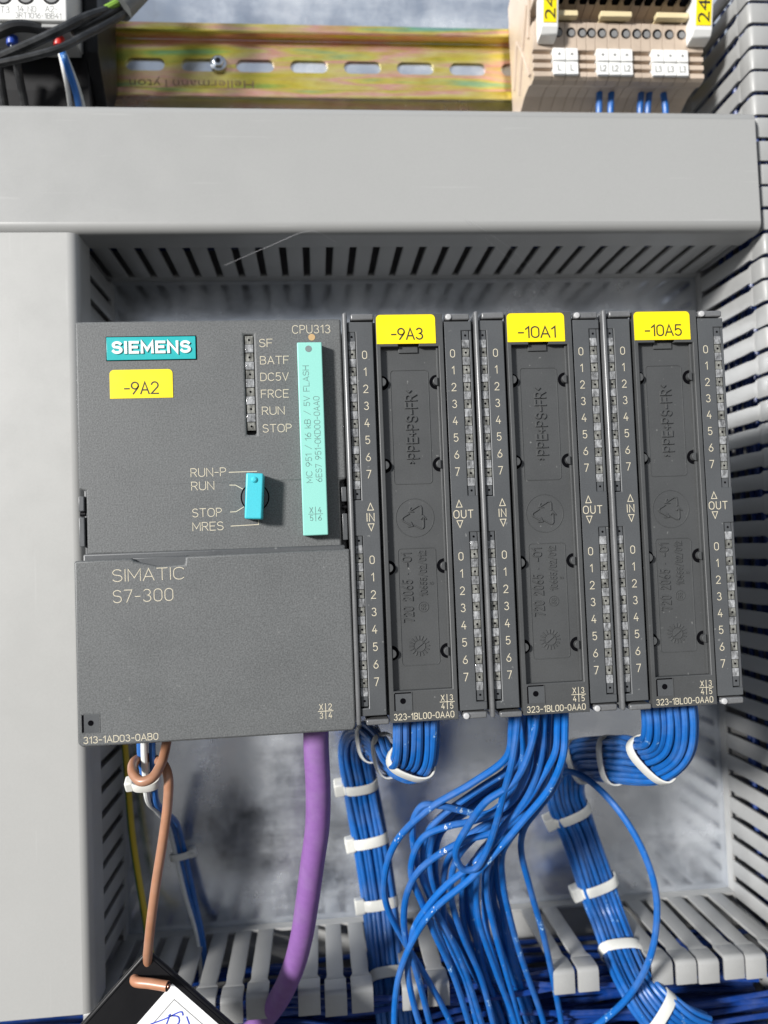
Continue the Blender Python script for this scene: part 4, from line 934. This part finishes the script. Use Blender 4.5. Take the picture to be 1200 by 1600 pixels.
for i in range(13):
    x0 = x+25.7*i; cx = x0+12.85; hole = slot(cx); rect = [(x0+25.7, RC-13.25), (x0+25.7, RC+13.25), (x0, RC+13.25), (x0, RC-13.25)]
    n = len(hole); h2 = n//2
    bq = mb.add([(a, yf, b_) for a, b_ in hole]+[(a, yf, b_) for a, b_ in rect]+[(a, -.35, b_) for a, b_ in hole])
    for ring, (ra, rb) in ((range(0, h2-1), (0, 1)), (range(h2, n-1), (2, 3))):
        ring = list(ring); mid = ring[len(ring)//2]
        mb.face([bq+n+ra]+[bq+n+rb]+[bq+k_ for k_ in range(ring[-1]+1, ring[0]-1, -1)])
    mb.face([bq+n+1, bq+n+2, bq+h2, bq+h2-1]); mb.face([bq+n+3, bq+n+0, bq+0, bq+n-1])
    for k_ in range(n): j = (k_+1) % n; mb.face((bq+k_, bq+j, bq+n+4+j, bq+n+4+k_))
mb.build('slotted_web', M['chrom'], rail, RO)
c0 = at(396, 121, yf); font_text('embossed_lettering', 'HellermannTyton', (at(396, 121, yf).x+at(202, 121, yf).x)/2, yf, at(300, 121, yf).z, 5.2, M['emboss'], rail, RO, rot=180, bold=-.01, extrude=.12, width=(at(396, 121, yf)-at(202, 121, yf)).length, above=0)
c0 = at(341, 97, -4)
sc = empty('screw', (c0.x, yf, c0.z)); tag(sc, 'round zinc screw head fixed in the iridescent rail', 'screw')
mb = MB(); mb.cyl((c0.x, yf-.1, c0.z), (0, -1, 0), 3.9, 2.2, 24); mb.build('washer_head', M['zinc'], sc, (c0.x, yf, c0.z), bevel=.6, seg=3, curved=True)
mb = MB(); mb.cyl((c0.x, yf-2.3, c0.z), (0, -1, 0), 2.9, 1.8, 6); mb.build('hex_head', M['zinc'], sc, (c0.x, yf, c0.z), bevel=.5, seg=3)
mb = MB(); mb.cyl((c0.x, yf-4.14, c0.z), (0, -1, 0), 1.3, .08, 16); mb.build('drive_recess', M['black'], sc, (c0.x, yf, c0.z))

# ------------------------------------------------------------------ terminal blocks
def term_profile():
    p = [(-8.0, 127.0), (-16, 126.0), (-22, 127.6), (-29, 130.2), (-36, 130.6), (-40, 129.0), (-43, 129.4)]
    z = 130.0
    for i in range(3):
        p += [(-44.6, z+.2), (-44.6, z+2.3), (-42.6, z+2.5), (-42.6, z+3.7)]; z += 3.8
    p += [(-44.8, 141.9), (-45.6, 147.5), (-46.8, 153.0), (-41.0, 154.0), (-40.0, 159.5), (-52.0, 162.0), (-56.0, 185.0), (-20, 190), (-8.2, 186), (-8.2, 177.6), (-7.7, 177.4), (-7.7, 140.9)]
    return p
TP = term_profile()
TP = [(-7.9, 177.5)]+[q for q in TP if q[0] < -7.8]
def terminal(x0, x1, mark, label, jumper=False, n=0):
    root = empty('terminal_block', ((x0+x1)/2, -7.9, 158)); o = Vector(((x0+x1)/2, -7.9, 158))
    tag(root, label, 'terminal', 'beige terminal blocks')
    mb = MB(); mb.prism(TP, x0+.08, x1-.08, 'X'); mb.build('body', M['beige'], root, o, bevel=.22)
    xm = (x0+x1)/2
    mb = MB(); mb.cyl((xm, -46.25, 148.9), (0, 1, .2), 1.95, .6, 18); mb.cur = 1; mb.cyl((xm+.3, -46.3, 148.6), (0, 1, .2), 1.4, .6, 14); mb.build('screw_hole', [M['deep'], M['greyink']], root, o)
    mb = MB(); mb.box(xm-1.3, xm+1.3, -53.5, -48.5, 159.8, 164); mb.build('test_slot', M['deep'], root, o)
    if mark:
        for z0, z1, y0, tx in ((136.4, 141.9, -46.3, '+'), (130.4, 136.1, -46.0, mark)):
            mb = MB(); mb.box(x0+.12, x1-.12, y0, -42.5, z0, z1); k_ = mb.build('marker', M['white'], root, o, bevel=.3)
            mb = MB(); hh = 2.6 if tx == '+' else 2.5; stroke_text(mb, tx, xm, y0, (z0+z1)/2-hh*.5, hh, .32, align='C', wd=.8 if len(tx) > 1 else 1, sp=.14); mb.build('lettering', M['ink'], k_, o)
    return root
xs = [179.5, 185.3, 190.7]; spec = [(179.3, 185.0, 'L', 'first beige terminal with plain L marker, beside the left 24 marker'), (185.0, 190.6, 'L', 'second beige terminal with plain L marker'),
        (190.6, 194.8, None, 'unmarked beige terminal right after the two L terminals'), (194.8, 198.9, None, 'unmarked beige terminal just left of the L2 terminals'),
        (198.9, 204.3, 'L2', 'left one of the three beige terminals marked L2'), (204.3, 209.7, 'L2', 'middle one of the three beige terminals marked L2'), (209.7, 215.1, 'L2', 'right one of the three beige terminals marked L2'),
        (215.1, 219.5, None, 'unmarked beige terminal right after the L2 terminals'), (219.5, 223.8, None, 'unmarked beige terminal just left of the L3 terminals'),
        (223.8, 229.3, 'L3', 'left one of the three beige terminals marked L3'), (229.3, 234.9, 'L3', 'middle one of the three beige terminals marked L3'), (234.9, 240.4, 'L3', 'right one of the three beige terminals marked L3')]
for a, b, mk, lab in spec: terminal(a, b, mk, lab)
for x0, x1, lab in ((181, 190, 'short cream jumper bar bridging the two L terminals'), (200, 214, 'cream jumper bar bridging the three L2 terminals'), (225, 239.5, 'cream jumper bar bridging the three L3 terminals')):
    mb = MB(); mb.box(x0, x1, -50.2, -46.9, 153.6, 156.1); mb.box(x0+1, x1-1, -47, -41.0, 154.6, 155.6)
    tag(mb.build('jumper_bar', M['cream'], bevel=.4), lab, 'jumper')
def end_clamp(x0, x1, w0, w1, lab):
    root = empty('end_clamp', ((x0+x1)/2, -7.9, 158)); o = Vector(((x0+x1)/2, -7.9, 158)); tag(root, lab, 'end clamp')
    mb = MB(); mb.prism(TP, x0, x1, 'X'); mb.build('body', M['beige'], root, o, bevel=.3)
    # ribs on the flat flank
    for y0, z0, y1, z1 in ((-40, 133, -30, 150), (-30, 150, -40, 165), (-22, 135, -30, 150), (-14, 142, -22, 160), (-22, 160, -30, 150), (-40, 150, -44, 165)):
        mb = MB(); a_ = Vector((x0-.35, y0, z0)); b_ = Vector((x0-.35, y1, z1)); mb.tube([a_, b_], .8, 6); mb.build('rib', M['beige'], root, o)
    mb = MB(); mb.prism([(-45.4, 143.6), (-50.8, 144.6), (-52.5, 147), (-60, 185), (-52, 186), (-45.2, 150)], w0, w1, 'X'); h = mb.build('marker_holder', M['white'], root, o, bevel=.5)
    # yellow insert lying on the sloped front
    d = Vector((0, -7.5, 38)).normalized(); n_ = Vector((0, -38, -7.5)).normalized(); b0 = Vector((0, -52.5, 147))
    def sp_(x, s_, k_): v = b0+d*s_+n_*k_; return (x, v.y, v.z)
    mb = MB(); bq = mb.add([sp_(x, s_, k_) for k_ in (-.05, .25) for x, s_ in ((w0+1.0, 1.6), (w1-1.0, 1.6), (w1-1.0, 30), (w0+1.0, 30))])
    for q in ((0, 3, 2, 1), (4, 5, 6, 7), (0, 1, 5, 4), (1, 2, 6, 5), (2, 3, 7, 6), (3, 0, 4, 7)): mb.face([bq+i for i in q])
    ins = mb.build('marker_insert', M['yellow'], root, o)
    cu = bpy.data.curves.new('t', 'FONT'); cu.body = '24'; ob = bpy.data.objects.new('t', cu); col.objects.link(ob)
    me = bpy.data.meshes.new_from_object(ob.evaluated_get(bpy.context.evaluated_depsgraph_get())); bpy.data.objects.remove(ob)
    vs = [v.co for v in me.vertices]; hx = max(v.y for v in vs); wx = max(v.x for v in vs); mb = MB(); hh = (w1-w0)*.60
    bq = mb.add([sp_((w0+w1)/2+hh/2-v.y/hx*hh, 2.4+v.x/wx*9.6, .30) for v in vs])
    for p_ in me.polygons: mb.face([bq+i for i in p_.vertices])
    mb.build('lettering', M['ink'], ins, o)
end_clamp(171.0, 179.2, 172.6, 180.2, 'left beige end clamp with white holder and yellow 24 marker')
end_clamp(240.5, 248.0, 239.9, 248.6, 'right beige end clamp with white holder and yellow 24 marker')
for (x0, x1, lab) in ((937, 936, 'left blue wire dropping from the L2 terminals'), (956, 954, 'right blue wire dropping from the L2 terminals'), (1003, 1000, 'left blue wire dropping from the L3 terminals'), (1016, 1012, 'middle blue wire dropping from the L3 terminals'), (1034, 1040, 'right blue wire dropping from the L3 terminals')):
    wire('terminal_wire', W((x0, 118, -34), (x0, 132, -33), ((x0+x1)/2, 150, -32), (x1, 172, -32), (x1, 200, -30)), 1.45, M['blue2'], lab)

# ------------------------------------------------------------------ contactor with its wires
YK = -58
a0 = at(105, 33, YK)
kt = empty('contactor', (a0.x-25, -7.9, a0.z)); KO2 = Vector((a0.x-25, -7.9, a0.z)); tag(kt, 'white fronted contactor with black base at the upper left corner', 'contactor')
mb = MB(); mb.box(a0.x-46, a0.x, YK, YK+22, a0.z, a0.z+50); cf = mb.build('front_block', M['white'], kt, KO2, bevel=.8, seg=3)
mb = MB(); mb.box(a0.x-45.6, a0.x-.4, YK+1.5, YK+21, a0.z-1.6, a0.z-.1); mb.build('lower_lip', M['duct'], kt, KO2, bevel=.3)
q = at(160, 60, -45)
mb = MB(); mb.prism([(-36, a0.z+2), (-36, a0.z+60), (-7.9, a0.z+60), (-7.9, 128), (-20, 114), (-30, 112), (-34, a0.z-14)], a0.x-46, a0.x+2.0, 'X'); mb.build('black_base', M['black'], kt, KO2, bevel=.8)
mb = MB(); mb.prism([(-40, 140), (-40, 190), (-7.9, 190), (-7.9, 141), (-22, 118)], a0.x+2.0, a0.x+7, 'X'); mb.build('side_foot', M['black'], kt, KO2, bevel=.5)
for px, py in ((5, -6), (40, -6), (80, -6)):
    c = at(px, py, YK); mb = MB(); mb.cyl((c.x, YK-.06, c.z), (0, 1, 0), 3.5, .2, 24); mb.cur = 1; mb.cyl((c.x, YK-.12, c.z), (0, 1, 0), 2.6, .1, 20); mb.build('screw_hole', [M['black'], M['greyink']], cf, KO2)
for txt, px, py, wp, hp in (('T3', 1, 20, 13, 10), ('14 N0', 27, 18, 28, 9), ('A2-', 71, 18, 18, 9), ('3RT1016-1BB41', 24, 27.5, 69, 8)):
    c = at(px, py, YK); kk = (YK-CAM.y)/FPX; mb = MB(); stroke_text(mb, txt, c.x, YK, c.z, hp*kk, .26, width=wp*kk, sp=.2); mb.build('lettering', M['greyink'], cf, KO2)
wire('black_wire', W((-40, 108, -60), (0, 90, -61), (50, 68, -61), (92, 48, -59), (130, 29, -55), (165, 17, -50), (200, 6, -46), (230, -12, -42)), 1.9, M['blackwire'], 'upper thick black wire running out of the grey sheath')
wire('black_wire', W((-40, 107, -62), (0, 99, -63), (50, 88, -63), (92, 76, -61), (130, 57, -56), (165, 39, -51), (195, 20, -47), (215, 0, -44)), 1.5, M['blackwire'], 'lower thick black wire crossing in front of the red ferrule')
wire('black_wire', W((112, 50, -54), (130, 42, -53), (155, 29, -51), (185, 12, -48), (215, -8, -45)), 1.6, M['blackwire'], 'short black wire tucked behind the two crossing ones')
wire('black_wire', W((-30, 64, -57), (0, 50, -58), (25, 41, -58), (60, 44, -55), (90, 54, -50)), 2.3, M['blackwire'], 'thick black wire arching just below the white contactor')
wire('black_wire', W((24, 86, -48), (30, 120, -44), (38, 160, -38), (44, 210, -32)), 1.7, M['blackwire'], 'black wire hanging straight down under the blue ferrule')
wire('black_wire', W((-4, 88, -48), (2, 130, -44), (8, 170, -38), (10, 210, -32)), 1.7, M['blackwire'], 'black wire hanging at the very left edge')
wire('grey_cable', W((188, 14, -48), (205, -4, -45), (240, -40, -38), (280, -80, -30)), 5.0, M['greysheath'], 'end of a grey sheathed cable with black cores coming out', 'cable', n=20)
wire('green_wire', W((165, 14, -50), (180, 6, -50), (196, -4, -48)), 1.5, M['green'], 'bit of green wire at the mouth of the grey cable')
for px, py, mt, lab in ((19, 60, 'royal', 'blue wire end sleeve at the left under the contactor'), (92, 62, 'red', 'red wire end sleeve under the contactor')):
    c = at(px, py, -50); r_ = empty('wire_sleeve', c); tag(r_, lab, 'sleeve', 'wire end sleeves')
    mb = MB(); mb.cyl(c+Vector((0, 0, 2)), (0, 0, -1), 2.2, 5.0, 16); mb.build('collar', M[mt], r_, c, bevel=.4, curved=True)
    mb = MB(); mb.cyl(c+Vector((0, 0, -2)), (0, 0, -1), .95, 2.2, 12); mb.build('metal_pin', M['zinc'], r_, c, smooth=True)
wire('thin_wire', W((92, 74, -50), (98, 100, -49), (106, 140, -44), (110, 172, -38), (112, 215, -32)), 1.0, M['whitewire'], 'left white wire under the red sleeve')
wire('thin_wire', W((95, 74, -51), (104, 100, -50), (117, 140, -44), (124, 172, -39), (128, 215, -32)), 1.35, M['blue'], 'light blue wire between the two white ones under the red sleeve')
wire('thin_wire', W((97, 74, -50), (108, 100, -48), (123, 140, -43), (131, 172, -38), (136, 215, -32)), .9, M['whitewire'], 'right white wire under the red sleeve')

# ------------------------------------------------------------------ spider threads
for P, lab in (([(350, 415, -48), (420, 385, -58), (485, 361, -66), (525, 378, -55)], 'faint spider thread across the left of the dark slots'), ([(724, 340, -66), (790, 400, -45), (852, 448, -12)], 'faint spider thread running down from the upper duct cover'),
               ([(735, 345, -66), (800, 390, -50), (856, 447, -14)], 'second faint spider thread beside the one from the cover')):
    wire('spider_thread', W(*P), .035, M['silk'], lab, 'thread', n=4)
